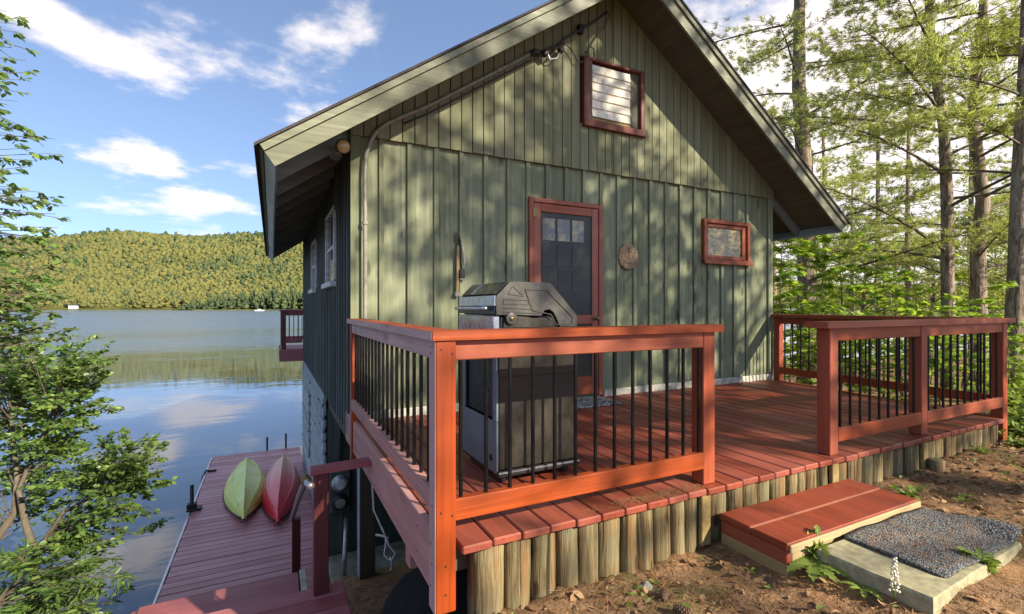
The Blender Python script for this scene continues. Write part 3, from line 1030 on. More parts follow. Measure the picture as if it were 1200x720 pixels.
# lake-side balcony
bal = empty('lake_balcony', (3.3, 12.4, -1.2), 'small red railed balcony on the lake end of the cabin', 'balcony')
X0, X1, Y0, Y1 = 0.19, 6.6, 11.76, 13.2
for k in range(10):
    box('deck_board', M['maroon_x'], bal, X0, X1, Y0 + k * 0.144, Y0 + k * 0.144 + 0.138, -0.965, -0.93)
box('rim_board', M['maroon_x'], bal, X0 - 0.02, X1, Y0 - 0.045, Y0 - 0.003, -1.20, -0.94)
box('rim_board', M['maroon_x'], bal, X0 - 0.02, X1, Y1 + 0.003, Y1 + 0.04, -1.20, -0.94)
box('rim_board', M['maroon_z'], bal, X0 - 0.03, X0 - 0.003, Y0, Y1, -1.20, -0.968)
for (x, y) in ((X0 + 0.01, Y0 + 0.0), (X0 + 0.01, Y1 - 0.1), (3.3, Y1 - 0.1), (X1 - 0.1, Y1 - 0.1)):
    box('post', M['maroon_z'], bal, x, x + 0.09, y, y + 0.09, -0.93, -0.10)
for (x, y) in ((X0 + 0.75, Y1 - 0.2), (3.3, Y1 - 0.2), (X1 - 0.3, Y1 - 0.2)):
    box('pile', M['timber_z'], bal, x, x + 0.12, y, y + 0.12, -4.4, -1.0)
box('cap_rail', M['maroon_x'], bal, X0 - 0.02, XL - 0.025, Y0 - 0.01, Y0 + 0.11, -0.10, -0.06)
box('cap_rail', M['maroon_z'], bal, X0 - 0.02, X0 + 0.12, Y0 + 0.112, Y1 - 0.14, -0.10, -0.06)
box('cap_rail', M['maroon_x'], bal, X0 - 0.02, X1, Y1 - 0.138, Y1, -0.10, -0.06)
box('rail', M['maroon_x'], bal, X0 + 0.102, XL - 0.025, Y0 + 0.02, Y0 + 0.06, -0.19, -0.102)
box('rail', M['maroon_x'], bal, X0 + 0.102, XL - 0.025, Y0 + 0.02, Y0 + 0.06, -0.80, -0.72)
box('rail', M['maroon_x'], bal, X0 + 0.102, X1 - 0.1, Y1 - 0.08, Y1 - 0.04, -0.19, -0.102)
box('rail', M['maroon_x'], bal, X0 + 0.102, X1 - 0.1, Y1 - 0.08, Y1 - 0.04, -0.80, -0.72)
for k in range(4):
    x = X0 + 0.17 + k * 0.085
    MB().tube([(x, Y0 + 0.04, -0.72), (x, Y0 + 0.04, -0.19)], 0.008, 6).build('baluster', M['baluster'], bal)
for k in range(12):
    x = X0 + 0.2 + k * 0.11
    MB().tube([(x, Y1 - 0.06, -0.72), (x, Y1 - 0.06, -0.19)], 0.008, 6).build('baluster', M['baluster'], bal)

# ================================================================ THE FRONT DECK
deck = empty('front_deck', (3.4, 3.2, -1.4), 'red painted front deck with black balusters and heavy red railings', 'deck')
YF = 1.93


def right_edge(y):
    return 6.06 + (y - YF) * 0.118


x = 0.728
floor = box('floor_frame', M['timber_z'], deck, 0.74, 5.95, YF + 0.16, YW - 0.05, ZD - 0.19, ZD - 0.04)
while x < 6.36:
    w = 0.1395
    y0 = YF + random.uniform(-0.006, 0.008)
    x1 = x + w
    if x1 > 6.06:
        y0 = max(y0, YF + (x1 - 6.06) / 0.118)
    if y0 < YW - 0.3:
        dz = random.uniform(-0.002, 0.002)
        MB().box(x, x1, y0, YW - 0.038, ZD - 0.036 + dz, ZD + dz, 0.006).build('deck_board', M['deck'], floor)
    x += 0.1462


def railing(name, parent):
    return empty(name, (0, 0, 0)) if parent is None else None


ZC = -0.102        # top of the cap rail


def balusters(parent, pts, z0=-0.84, z1=-0.225):
    for (x, y) in pts:
        MB().tube([(x, y, z0), (x, y, z1)], 0.0095, 8).build('baluster', M['baluster'], parent)


# left run along the dock side: cap is the part, the rest hangs on it
cap = MB().extr([(0.60, 1.945), (0.60, YW - 0.03), (0.735, YW - 0.03), (0.735, 2.085)], 2, ZC - 0.04, ZC).build('railing', M['rail_y'], deck)
box('post', M['rail_z'], cap, 0.617, 0.707, 1.955, 2.045, -1.30, ZC - 0.041)
box('post', M['rail_z'], cap, 0.617, 0.690, 4.345, 4.43, -1.34, ZC - 0.041)
box('top_rail', M['rail_pale_y'], cap, 0.622, 0.662, 2.047, 4.343, -0.225, ZC - 0.041)
box('bottom_rail', M['rail_fade_y'], cap, 0.616, 0.662, 2.047, 4.343, -0.885, -0.795)
n = 18
balusters(cap, [(0.645, 2.15 + k * (2.14 / (n - 1))) for k in range(n)], -0.80)
MB().extr([(0.60 - 0.003, 1.95), (0.60 - 0.003, YW - 0.04), (0.60 - 0.0005, YW - 0.04), (0.60 - 0.0005, 1.95)], 2, ZC - 0.039, ZC - 0.002).build('weathered_edge', M['rail_pale_y'], cap)
box('weathered_face', M['rail_pale_z'], cap, 0.6145, 0.6165, 1.957, 2.043, -1.298, ZC - 0.042, 0.0005)
box('rim_board', M['rail_fade_y'], deck, 0.632, 0.672, 2.047, YW + 0.3, -1.255, -0.99)
box('rim_board', M['rail_y'], deck, 0.676, 0.716, 2.06, YW - 0.04, -1.25, -0.985)
box('joist_end', M['rail_fade_y'], deck, 0.66, 0.80, 2.55, 2.64, -1.40, -1.256)
# front run
cap = MB().extr([(0.6005, 1.9445), (0.7355, 2.0845), (2.335, 2.0845), (2.335, 1.9445)], 2, ZC - 0.04, ZC).build('railing', M['rail_x'], deck)
box('post', M['rail_z'], cap, 2.215, 2.307, 1.985, 2.077, ZD + 0.001, ZC - 0.041)
box('top_rail', M['rail_x'], cap, 0.709, 2.213, 1.985, 2.025, -0.232, ZC - 0.041)
box('bottom_rail', M['rail_x'], cap, 0.709, 2.213, 1.975, 2.02, -0.925, -0.832)
balusters(cap, [(0.745 + k * 0.1205, 2.0) for k in range(13)], -0.835, -0.23)
# right run
cap = MB().extr([(3.33, 1.945), (3.33, 2.10), (6.30, 2.10), (6.24, 1.945)], 2, ZC - 0.042, ZC).build('railing', M['rail_x'], deck)
for (a, b) in ((3.42, 3.512), (4.63, 4.722)):
    box('post', M['rail_z'], cap, a, b, 1.985, 2.077, ZD + 0.001, ZC - 0.043)
box('post', M['rail_z'], cap, 6.10, 6.192, 1.985, 2.077, -1.26, ZC - 0.043)
for (a, b) in ((3.514, 4.628), (4.724, 6.098)):
    box('top_rail', M['rail_x'], cap, a, b, 1.99, 2.03, -0.235, ZC - 0.043)
    box('bottom_rail', M['rail_x'], cap, a, b, 1.985, 2.03, -0.935, -0.84)
    n = int((b - a) / 0.12)
    balusters(cap, [(a + (k + 0.5) * (b - a) / n, 2.01) for k in range(n)], -0.842, -0.233)
# screw heads
for (y, z) in ((2.0, -0.17), (2.02, -0.20), (2.0, -0.85), (2.02, -1.02), (2.0, -1.10), (2.02, -1.20)):
    MB().lathe((0.6142, y, z), (-1, 0, 0), [(0, .0055), (.0012, .005)], 8).build('screw', M['black'], deck)
for (y, z) in ((2.3, -1.06), (2.3, -1.18), (2.9, -1.08), (2.9, -1.19), (3.6, -1.07), (3.6, -1.18), (4.2, -1.08)):
    MB().lathe((0.6318, y, z), (-1, 0, 0), [(0, .006), (.0012, .005)], 8).build('screw', M['black'], deck)
for (x, z) in ((0.64, -0.18), (0.69, -0.20), (0.64, -0.87), (0.69, -0.89), (0.66, -1.10), (0.66, -1.22)):
    MB().lathe((x, 1.9548, z), (0, -1, 0), [(0, .005), (.0012, .0045)], 8).build('screw', M['black'], deck)
# far side run, back to the cabin corner
A, B = Vector((6.20, 2.10, 0)), Vector((6.40, 4.47, 0))
cap = MB().bar(A + Vector((0, 0, ZC - 0.02)), B + Vector((0, 0.03, ZC - 0.02)), 0.14, 0.04).build('railing', M['rail_y'], deck)
box('post', M['rail_z'], cap, 6.375, 6.465, 4.39, 4.478, -1.25, ZC - 0.042)
MB().bar(A + Vector((0, 0, -0.19)), B + Vector((0, -0.09, -0.19)), 0.04, 0.09).build('top_rail', M['rail_y'], cap)
MB().bar(A + Vector((0, 0, -0.885)), B + Vector((0, -0.09, -0.885)), 0.04, 0.09).build('bottom_rail', M['rail_y'], cap)
balusters(cap, [tuple(A.lerp(B, (k + 0.7) / 20))[:2] for k in range(19)], -0.842, -0.233)
MB().bar((6.13, 2.08, -1.13), (6.40, 4.45, -1.13), 0.04, 0.2).build('rim_board', M['rail_y'], deck)

# skirt of upright logs under the deck's front edge
skirt = empty('log_skirt', (3.3, 2.0, -1.4), 'row of upright weathered round logs skirting the front of the red deck', 'log skirt')
x = 0.80
i = 0
while x < 5.98:
    r = random.choice((0.048, 0.056, 0.062, 0.068, 0.080)) * random.uniform(0.95, 1.05)
    x += r
    if 4.30 < x < 4.42:
        x += 0.02
    yb = YF + 0.028 + r + random.uniform(-0.006, 0.01)
    zb = gz(x, yb - r) - 0.12
    top = ZD - 0.037 - random.uniform(0.001, 0.012)
    m_ = MB()
    nseg, nh = 12, 6
    ph = random.uniform(0, 6)
    fl = [1 + random.uniform(-0.05, 0.05) for _ in range(nseg)]
    lean = random.uniform(-0.012, 0.012)
    for h in range(nh):
        f = h / (nh - 1)
        z = zb + (top - zb) * f
        for k in range(nseg):
            a = 2 * math.pi * k / nseg
            rr_ = r * fl[k] * (1 + 0.015 * math.sin(h * 2.1 + k + ph))
            m_.v.append((x + rr_ * math.cos(a) + lean * (1 - f), yb + rr_ * math.sin(a), z))
    for h in range(nh - 1):
        for k in range(nseg):
            k2 = (k + 1) % nseg
            m_.f.append((h * nseg + k, h * nseg + k2, (h + 1) * nseg + k2, (h + 1) * nseg + k))
    m_.f.append(tuple((nh - 1) * nseg + k for k in range(nseg)))
    m_.f.append(tuple(reversed(range(nseg))))
    m_.build('log', M['log'], skirt, True)
    x += r + random.uniform(0.0, 0.006)
    i += 1
# square nailer posts between the logs and a stub log
for x in (2.19, 3.41, 4.60):
    box('nailer', M['raw_y'], skirt, x - 0.035, x + 0.035, YF + 0.012, YF + 0.04, -1.34, ZD - 0.037)
MB().tube([(4.62, 1.885, -1.4), (4.62, 1.885, -1.185), (4.62, 1.885, -1.18)], [0.055, 0.053, 0.045], 12).build('stub_log', M['log'], skirt, True)

# step box in front of the deck opening
step = empty('step_box', (2.9, 1.73, -1.33), 'low red painted plank step in front of the deck opening', 'step')
SX0, SX1, SY0, SY1, SZ = 2.275, 3.52, 1.525, 1.925, -1.168
box('tread', M['deck'], step, SX0, SX1, SY0, 1.722, SZ - 0.04, SZ)
box('tread', M['deck'], step, SX0, SX1, 1.732, SY1, SZ - 0.04, SZ)
box('seam_strip', M['raw_x'], step, SX0 + 0.01, SX1 - 0.01, 1.7215, 1.7325, SZ - 0.035, SZ - 0.006, 0.002)
box('side_panel', M['deck'], step, SX0 + 0.002, SX0 + 0.04, SY0 + 0.004, SY1 - 0.004, -1.275, SZ - 0.041)
box('side_panel', M['raw_y'], step, SX0 + 0.004, SX0 + 0.04, SY0 + 0.004, SY1 - 0.004, -1.42, -1.277)
box('side_panel', M['deck'], step, SX1 - 0.04, SX1 - 0.002, SY0 + 0.004, SY1 - 0.004, -1.42, SZ - 0.041)
box('front_panel', M['raw_x'], step, SX0 + 0.042, SX1 - 0.042, SY0 + 0.002, SY0 + 0.04, -1.40, SZ - 0.041)
box('front_edge', M['raw_x'], step, SX0 + 0.01, SX1 - 0.002, SY0 - 0.014, SY0 - 0.001, SZ - 0.045, SZ - 0.008)

# ================================================================ THINGS ON AND AROUND THE DECK
def slab(name, mat, x0, x1, y0, y1, z0, z1, rot, label, cat, jit=0.006):
    c_ = Vector(((x0 + x1) / 2, (y0 + y1) / 2, 0))
    m_ = MB()
    nx_, ny_ = 10, 6
    hx_, hy_ = (x1 - x0) / 2, (y1 - y0) / 2
    ca, sa = math.cos(rot), math.sin(rot)
    outl = [(-hx_ + 2 * hx_ * i / nx_, -hy_) for i in range(nx_)] + [(hx_, -hy_ + 2 * hy_ * i / ny_) for i in range(ny_)] + [(hx_ - 2 * hx_ * i / nx_, hy_) for i in range(nx_)] + [(-hx_, hy_ - 2 * hy_ * i / ny_) for i in range(ny_)]
    outl = [(a + random.uniform(-jit, jit) * 0.5, b + random.uniform(-jit, jit) * 0.5) for a, b in outl]
    n = len(outl)
    rings = [(1.0, z0), (1.0, z1 - 0.012), (0.985, z1)]
    for s_, z in rings:
        for a, b in outl:
            a, b = a * s_, b * s_
            m_.v.append((c_.x + a * ca - b * sa, c_.y + a * sa + b * ca, z))
    for h in range(2):
        for k in range(n):
            k2 = (k + 1) % n
            m_.f.append((h * n + k, h * n + k2, (h + 1) * n + k2, (h + 1) * n + k))
    m_.f.append(tuple(2 * n + k for k in range(n)))
    return tag(m_.build(name, mat), label, cat)


slab('stone_paver', M['paver'], 2.45, 3.45, 1.035, 1.500, -1.36, -1.212, 0.035, 'long pale concrete paver lying under the grey mat before the step', 'paver')
slab('stone_paver', M['paver'], 2.87, 3.95, 0.48, 0.950, -1.42, -1.272, 0.03, 'bare pale concrete paver with nothing on it beside the mat', 'paver')

# grey pebbled mat, its far corner curled up
t = NT('grey_pebble_mat')
c = t.coords(False)
vo = t.n('ShaderNodeTexVoronoi', {'Vector': c, 'Scale': 150.0})
n1 = t.noise(c, 5, 5, 0.7)
cc = t.mix(t.ramp(t.n('ShaderNodeSeparateColor', {0: vo.outputs['Color']}).outputs[0], 0.2, 0.8), (0.045, 0.050, 0.054), (0.21, 0.215, 0.21))
cc = t.mix(t.ramp(n1, 0.5, 0.72, 0, 0.55), cc, (0.34, 0.25, 0.17))
t.bsdf(cc, 0.9, t.bump(vo.outputs['Distance'], 1.0, 0.01), spec=0.2)
M['mat'] = t.m


def soft_mat(name, mat, x0, x1, y0, y1, z, hfun, th, label, nx_=30, ny_=16):
    m_ = MB()
    for s_ in (0, 1):
        for j in range(ny_ + 1):
            for i in range(nx_ + 1):
                u_, v_ = i / nx_, j / ny_
                rx = 0.03
                cx_ = min(1, max(0, u_)); x = x0 + (x1 - x0) * u_; y = y0 + (y1 - y0) * v_
                for (cu, cv) in ((0, 0), (1, 0), (0, 1), (1, 1)):      # rounded corners
                    ex, ey = (x1 - x0) * abs(u_ - cu), (y1 - y0) * abs(v_ - cv)
                    if ex < rx and ey < rx:
                        d = math.hypot(rx - ex, rx - ey)
                        if d > rx:
                            k_ = rx / d
                            x = (x0 if cu == 0 else x1) + (1 if cu == 0 else -1) * (rx - (rx - ex) * k_)
                            y = (y0 if cv == 0 else y1) + (1 if cv == 0 else -1) * (rx - (rx - ey) * k_)
                m_.v.append((x, y, z + hfun(u_, v_) + (th if s_ else 0)))
    N = (nx_ + 1) * (ny_ + 1)
    for j in range(ny_):
        for i in range(nx_):
            a = j * (nx_ + 1) + i
            q = (a, a + 1, a + nx_ + 2, a + nx_ + 1)
            m_.f.append(tuple(N + k for k in q)); m_.f.append(tuple(reversed(q)))
    bd = [i for i in range(nx_ + 1)] + [j * (nx_ + 1) + nx_ for j in range(1, ny_ + 1)] + [ny_ * (nx_ + 1) + i for i in range(nx_ - 1, -1, -1)] + [j * (nx_ + 1) for j in range(ny_ - 1, 0, -1)]
    for a, b in zip(bd, bd[1:] + bd[:1]):
        m_.f.append((a, b, b + N, a + N))
    return tag(m_.build(name, mat, smooth=True), label, 'mat')


soft_mat('ground_mat', M['mat'], 2.68, 3.50, 1.060, 1.500, -1.2105, lambda u_, v_: 0.008 * math.sin(u_ * 7 + v_ * 3) ** 2 + 0.05 * sstep(0.82, 1.0, u_) * sstep(0.9, 0.1, v_), 0.010, 'grey pebble textured mat with a curled corner lying on the paver')
t = NT('patterned_door_mat')
c = t.coords(False)
vo = t.n('ShaderNodeTexVoronoi', {'Vector': c, 'Scale': 14.0}, feature='DISTANCE_TO_EDGE')
t.bsdf(t.mix(t.ramp(vo.outputs['Distance'], 0.08, 0.14), (0.36, 0.34, 0.30), (0.05, 0.05, 0.05)), 0.95, t.bump(vo.outputs['Distance'], 0.4, 0.01))
M['doormat'] = t.m
soft_mat('door_mat', M['doormat'], 2.55, 3.32, 4.02, 4.44, ZD + 0.003, lambda u_, v_: 0.0, 0.010, 'grey patterned door mat lying on the deck before the screen door')

# ---- the gas grill: front towards -X, its side towards the camera
gr = empty('gas_grill', (1.42, 2.8, ZD), 'grey gas grill with domed lid standing in the corner of the red deck railing', 'grill')
GX0, GX1, GY0, GY1 = 1.150, 1.690, 2.50, 3.06
# cabinet
box('side_panel', M['cab_side'], gr, GX0 + 0.012, GX1, GY0, GY0 + 0.03, -0.935, -0.165, 0.008)
box('side_panel', M['cab_side'], gr, GX0 + 0.012, GX1, GY1 - 0.03, GY1, -0.935, -0.165, 0.008)
box('side_band', M['cab_side'], gr, GX0 + 0.008, GX1 + 0.004, GY0 - 0.012, GY0 - 0.001, -0.40, -0.165, 0.006)
for k in range(5):
    z = -0.905 + k * 0.018
    box('vent_slot', M['black'], gr, GX0 + 0.14, GX0 + 0.27, GY0 - 0.0015, GY0 + 0.002, z, z + 0.006, 0.0005)
    box('vent_slot', M['black'], gr, GX0 + 0.34, GX0 + 0.46, GY0 - 0.0015, GY0 + 0.002, z + 0.008, z + 0.014, 0.0005)
box('back_panel', M['cab_side'], gr, GX1 - 0.015, GX1 - 0.001, GY0 + 0.031, GY1 - 0.031, -0.935, -0.165)
box('front_panel', M['steel_blue'], gr, GX0 - 0.004, GX0 + 0.011, GY0 + 0.002, GY1 - 0.002, -0.955, -0.66, 0.006)
box('front_frame', M['steel_blue'], gr, GX0 - 0.004, GX0 + 0.011, GY0 + 0.002, GY0 + 0.055, -0.658, -0.17, 0.005)
box('front_frame', M['steel_blue'], gr, GX0 - 0.004, GX0 + 0.011, GY1 - 0.055, GY1 - 0.002, -0.658, -0.17, 0.005)
box('inside', M['black'], gr, GX0 + 0.02, GX0 + 0.03, GY0 + 0.032, GY1 - 0.032, -0.655, -0.17)
for k in range(4):
    MB().tube([(GX0 + 0.005, GY0 + 0.10 + k * 0.1, -0.28 - 0.01 * k), (GX0 + 0.018, GY0 + 0.15 + k * 0.1, -0.30)], 0.006, 6).build('burner_bracket', M['brass'], gr)
MB().tube([(GX0 - 0.02, GY0 + 0.075, -0.25), (GX0 - 0.035, GY0 + 0.075, -0.27), (GX0 - 0.035, GY0 + 0.075, -0.47), (GX0 - 0.02, GY0 + 0.075, -0.49)], 0.010, 8).build('door_handle', M['steel'], gr, True)
box('base', M['black'], gr, GX0 + 0.0, GX1 + 0.015, GY0 - 0.02, GY1 + 0.01, -0.972, -0.937, 0.006)
box('base_trim', M['steel'], gr, GX0 + 0.002, GX1 + 0.012, GY0 - 0.0225, GY0 - 0.0205, -0.950, -0.940, 0.0008)
for (x, y) in ((GX0 + 0.06, GY0 + 0.05), (GX0 + 0.06, GY1 - 0.06), (GX1 - 0.06, GY0 + 0.05), (GX1 - 0.06, GY1 - 0.06)):
    MB().lathe((x, y - 0.014, ZD + 0.026), (0, 1, 0), [(0, .016), (.001, .024), (.027, .024), (.028, .016)], 14).build('caster', M['black'], gr, True)
MB().lathe((GX0 - 0.0045, GY0 + 0.075, -0.875), (-1, 0, 0), [(0, .020), (.004, .020), (.005, .012)], 12).build('badge', M['black'], gr, True)
# firebox and control panel
box('firebox', M['black'], gr, GX0 + 0.02, GX1 - 0.01, GY0 + 0.01, GY1 - 0.01, -0.163, -0.055, 0.01)
cp = MB().obox((GX0 - 0.004, (GY0 + GY1) / 2, -0.105), ((1, 0, 0), (0, 1, 0), (0, 0, 1)), (0.022, (GY1 - GY0) / 2, 0.055), 0.006).build('control_panel', M['steel'], gr)
# lid
prof = [(1.142, -0.040), (1.138, 0.052), (1.150, 0.070), (1.222, 0.140), (1.240, 0.147), (1.487, 0.145), (1.505, 0.137), (1.685, -0.050), (1.690, -0.075), (1.685, -0.118), (1.568, -0.118), (1.520, -0.03), (1.49, -0.012), (1.455, -0.02), (1.435, -0.052)]
lid = MB()
lid.extr(prof, 1, GY0 - 0.012, GY0 + 0.03)
lido = lid.build('lid', M['hood_grey'], gr)
MB().extr(prof, 1, GY1 - 0.03, GY1 + 0.012).build('lid_end', M['hood_grey'], lido)
shell = [(1.146, -0.036), (1.142, 0.050), (1.153, 0.066), (1.224, 0.135), (1.242, 0.142), (1.486, 0.140), (1.502, 0.132), (1.68, -0.052), (1.685, -0.075), (1.68, -0.112)]
inner = [(x + (0.012 if x < 1.3 else -0.012), z - 0.012) for x, z in reversed(shell)]
MB().extr(shell + inner, 1, GY0 + 0.031, GY1 - 0.031).build('lid_shell', M['hood_grey'], lido)
# dark sloping front with two ribs, steel band, handle
MB().extr([(1.1485, 0.0735), (1.2215, 0.1445), (1.2185, 0.1475), (1.1455, 0.0765)], 1, GY0 + 0.006, GY1 - 0.006).build('lid_front', M['hood_dark'], lido)
for yy in (GY1 - 0.17, GY1 - 0.20):
    MB().extr([(1.1455, 0.078), (1.2185, 0.149), (1.217, 0.1515), (1.1435, 0.0805)], 1, yy, yy + 0.008).build('rib', M['steel_blue'], lido)
box('lid_band', M['steel'], lido, 1.130, 1.1375, GY0 - 0.008, GY1 + 0.008, 0.006, 0.066, 0.003)
box('lid_band_lower', M['hood_dark'], lido, 1.131, 1.1385, GY0 - 0.006, GY1 + 0.006, -0.042, 0.004, 0.002)
hd = MB().tube([(1.095, GY0 + 0.03, -0.008), (1.09, GY0 + 0.1, -0.008), (1.09, GY1 - 0.1, -0.008), (1.095, GY1 - 0.03, -0.008)], 0.011, 10)
for yy in (GY0 + 0.06, GY1 - 0.06):
    hd.tube([(1.092, yy, -0.008), (1.132, yy, -0.012)], 0.007, 8)
hd.build('handle', M['steel'], lido, True)
# embossed lines on the side of the lid
def emb(poly, w, nm='embossed_rim'):
    m_ = MB()
    n = len(poly)
    for i in range(n - 1):
        a, b = poly[i], poly[i + 1]
        m_.bar((a[0], GY0 - 0.0135, a[1]), (b[0], GY0 - 0.0135, b[1]), 0.006, w, (0, -1, 0), 0.001)
    return m_.build(nm, M['hood_grey'], lido)


emb([(1.325, 0.105), (1.468, 0.100), (1.655, -0.062), (1.648, -0.105), (1.535, -0.105), (1.50, -0.045), (1.375, -0.02), (1.325, 0.105)], 0.007)
emb([(1.245, 0.122), (1.215, 0.075), (1.315, 0.063), (1.245, 0.122)], 0.005)
emb([(1.185, 0.045), (1.345, 0.04), (1.355, 0.015), (1.185, 0.018), (1.185, 0.045)], 0.005)
emb([(1.185, -0.005), (1.375, -0.012)], 0.005)
emb([(1.180, -0.028), (1.395, -0.036)], 0.005)
MB().lathe((1.235, GY0 - 0.012, -0.066), (0, -1, 0), [(0, .036), (.006, .036), (.008, .030)], 20).build('pivot_plate', M['hood_grey'], lido, True)
MB().lathe((1.235, GY0 - 0.020, -0.066), (0, -1, 0), [(0, .012), (.005, .012), (.007, .007)], 12).build('pivot_bolt', M['brass'], lido, True)
MB().extr([(1.20, -0.045), (1.36, -0.06), (1.40, -0.075), (1.46, -0.07), (1.50, -0.085), (1.54, -0.118), (1.19, -0.118)], 1, GY0 - 0.002, GY0 + 0.02).build('side_casting', M['cab_side'], gr)
box('lid_base', M['hood_grey'], gr, GX0 + 0.01, GX1 + 0.005, GY0 - 0.016, GY1 + 0.015, -0.163, -0.122, 0.006)

# ---- grill tools on a hook on the wall
sp = empty('grill_spatula', (1.655, YW - 0.04, 0.4), 'wooden handled grill scraper hanging on the green wall above the grill', 'scraper')
MB().bar((1.640, YW - 0.040, 0.60), (1.632, YW - 0.040, 0.145), 0.030, 0.018, (0, -1, 0), 0.005).build('handle', M['raw_y'], sp)
MB().tube([(1.640, YW - 0.040, 0.60), (1.652, YW - 0.045, 0.66)], 0.005, 6).build('hanger', M['cable'], sp)
box('blade', M['stone'], sp, 1.605, 1.655, YW - 0.052, YW - 0.030, 0.105, 0.145, 0.003)
tg = empty('grill_tongs', (1.685, YW - 0.05, 0.4), 'black grill tongs and brush hanging on the green wall above the grill', 'tongs')
MB().tube([(1.655, YW - 0.045, 0.66), (1.663, YW - 0.05, 0.60), (1.665, YW - 0.055, 0.42), (1.668, YW - 0.055, 0.34)], [0.010, 0.013, 0.011, 0.009], 8).build('arm', M['black'], tg, True)
MB().tube([(1.662, YW - 0.045, 0.63), (1.690, YW - 0.05, 0.56), (1.700, YW - 0.055, 0.44), (1.702, YW - 0.055, 0.30)], [0.008, 0.007, 0.006, 0.005], 8).build('arm', M['pipe'], tg, True)
box('brush_head', M['black'], tg, 1.648, 1.702, YW - 0.07, YW - 0.03, 0.285, 0.37, 0.006)
box('bristles', M['stone'], tg, 1.652, 1.698, YW - 0.066, YW - 0.034, 0.262, 0.284, 0.003)
MB().tube([(1.655, YW - 0.005, 0.675), (1.655, YW - 0.05, 0.67), (1.655, YW - 0.055, 0.685)], 0.005, 6).build('hook', M['cable'], tg)

# ---- round wooden plaque with a ship in relief
pq = empty('round_plaque', (3.765, YW - 0.03, 0.43), 'round brown wooden plaque with a carved sailing boat beside the screen door', 'plaque')
t = NT('carved_brown_plaque')
c = t.coords(False)
n1 = t.noise(c, 14, 6, 0.7)
t.bsdf(t.mix(t.ramp(n1, 0.35, 0.65), (0.17, 0.105, 0.055), (0.36, 0.25, 0.145)), 0.7, t.bump(n1, 0.8, 0.02))
M['plaque'] = t.m
MB().lathe((3.765, YW - 0.026, 0.592), (0, -1, 0), [(0, .150), (.014, .150), (.020, .143), (.021, .128), (.017, .124), (.0165, .01)], 36).build('disc', M['plaque'], pq)
yq = YW - 0.044
MB().extr([(3.68, 0.56), (3.71, 0.525), (3.81, 0.522), (3.85, 0.565), (3.78, 0.555)], 1, yq - 0.008, yq).build('boat_hull', M['plaque'], pq)
MB().extr([(3.758, 0.57), (3.768, 0.57), (3.766, 0.705), (3.760, 0.705)], 1, yq - 0.010, yq).build('mast', M['plaque'], pq)
MB().extr([(3.772, 0.575), (3.84, 0.58), (3.772, 0.695)], 1, yq - 0.007, yq).build('sail', M['plaque'], pq)
MB().extr([(3.752, 0.575), (3.695, 0.58), (3.752, 0.675)], 1, yq - 0.007, yq).build('sail', M['plaque'], pq)

# ---- twin flood lamp under the eave
fl = empty('flood_lamp', (0.60, 4.40, 1.45), 'twin amber flood lamp under the left eave at the cabin corner', 'lamp')
MB().lathe((0.622, 4.56, 1.46), (-1, 0, 0), [(0, .05), (.02, .05), (.03, .03)], 16).build('mount', M['cable'], fl, True)
for (c0, d, m_) in (((0.555, 4.42, 1.395), (0.12, -1, -0.18), 'amber'), ((0.52, 4.60, 1.375), (-0.25, -0.55, -0.85), 'glass')):
    c0 = Vector(c0); d = Vector(d).normalized()
    MB().tube([(0.60, 4.55, 1.46), c0 - d * 0.06], 0.012, 8).build('stem', M['cable'], fl)
    o_ = MB().lathe(c0 - d * 0.075, d, [(0, .020), (.03, .024), (.055, .048), (.080, .062), (.098, .064)], 18).build('lamp_holder', M['cable'], fl, True)
    MB().lathe(c0 + d * 0.0095, d, [(0, .054), (.014, .056), (.020, .044), (.024, .024), (.025, .006)], 18).build('bulb', M[m_], o_, True)

# ---- conduit up the gable and service cables
cd = empty('electrical_conduit', (0.747, YW - 0.05, -1.0), 'painted conduit climbing the left of the gable and bending along the rake', 'conduit')
pl = [(0.752, -0.98), (0.748, -0.3), (0.747, 1.20), (0.757, 1.36), (0.790, 1.48), (0.850, 1.585), (0.94, 1.67), (1.08, 1.755), (1.335, 1.905), (1.865, 2.265), (2.42, 2.645)]
MB().tube([(x, YW - 0.075, z) for x, z in pl], 0.020, 10).build('pipe', M['conduit'], cd, True)
MB().tube([(x + 0.02, YW - 0.068, z - 0.055) for x, z in pl[7:]], 0.009, 8).build('cable', M['cable'], cd, True)
for (x, z) in ((0.747, -0.4), (0.747, 0.75), (1.335, 1.905), (2.05, 2.392)):
    MB().lathe((x, YW - 0.0755, z - 0.015), (0, 0, 1), [(0, .026), (.03, .026)], 10).build('strap', M['conduit'], cd)
MB().tube([(2.42, YW - 0.075, 2.645), (2.47, YW - 0.09, 2.68), (2.52, YW - 0.11, 2.67)], [0.026, 0.032, 0.028], 10).build('weather_head', M['cable'], cd, True)
sc_ = empty('service_cable', (2.6, YW - 0.1, 2.7), 'tangle of dark service cables running up the gable to the roof peak', 'cable')
for k, P in enumerate(([(2.50, 2.67), (2.58, 2.72), (2.72, 2.80), (2.95, 2.99), (3.20, 3.16), (3.42, 3.36)], [(2.47, 2.67), (2.56, 2.60), (2.66, 2.66), (2.72, 2.76), (2.86, 2.92), (3.10, 3.10), (3.40, 3.33)],
                       [(2.74, 2.80), (2.83, 2.86), (2.93, 2.80), (3.00, 2.70), (3.06, 2.69), (3.13, 2.77), (3.13, 2.84), (3.17, 2.90), (3.22, 2.88), (3.23, 2.79)], [(3.10, 2.80), (3.22, 2.98), (3.36, 3.16), (3.45, 3.36)])):
    rr_ = (0.011, 0.009, 0.007, 0.006)[k]
    MB().tube([(x, YW - 0.085 - 0.006 * k, z) for x, z in P], rr_, 8).build('wire', M['cable'], sc_, True)
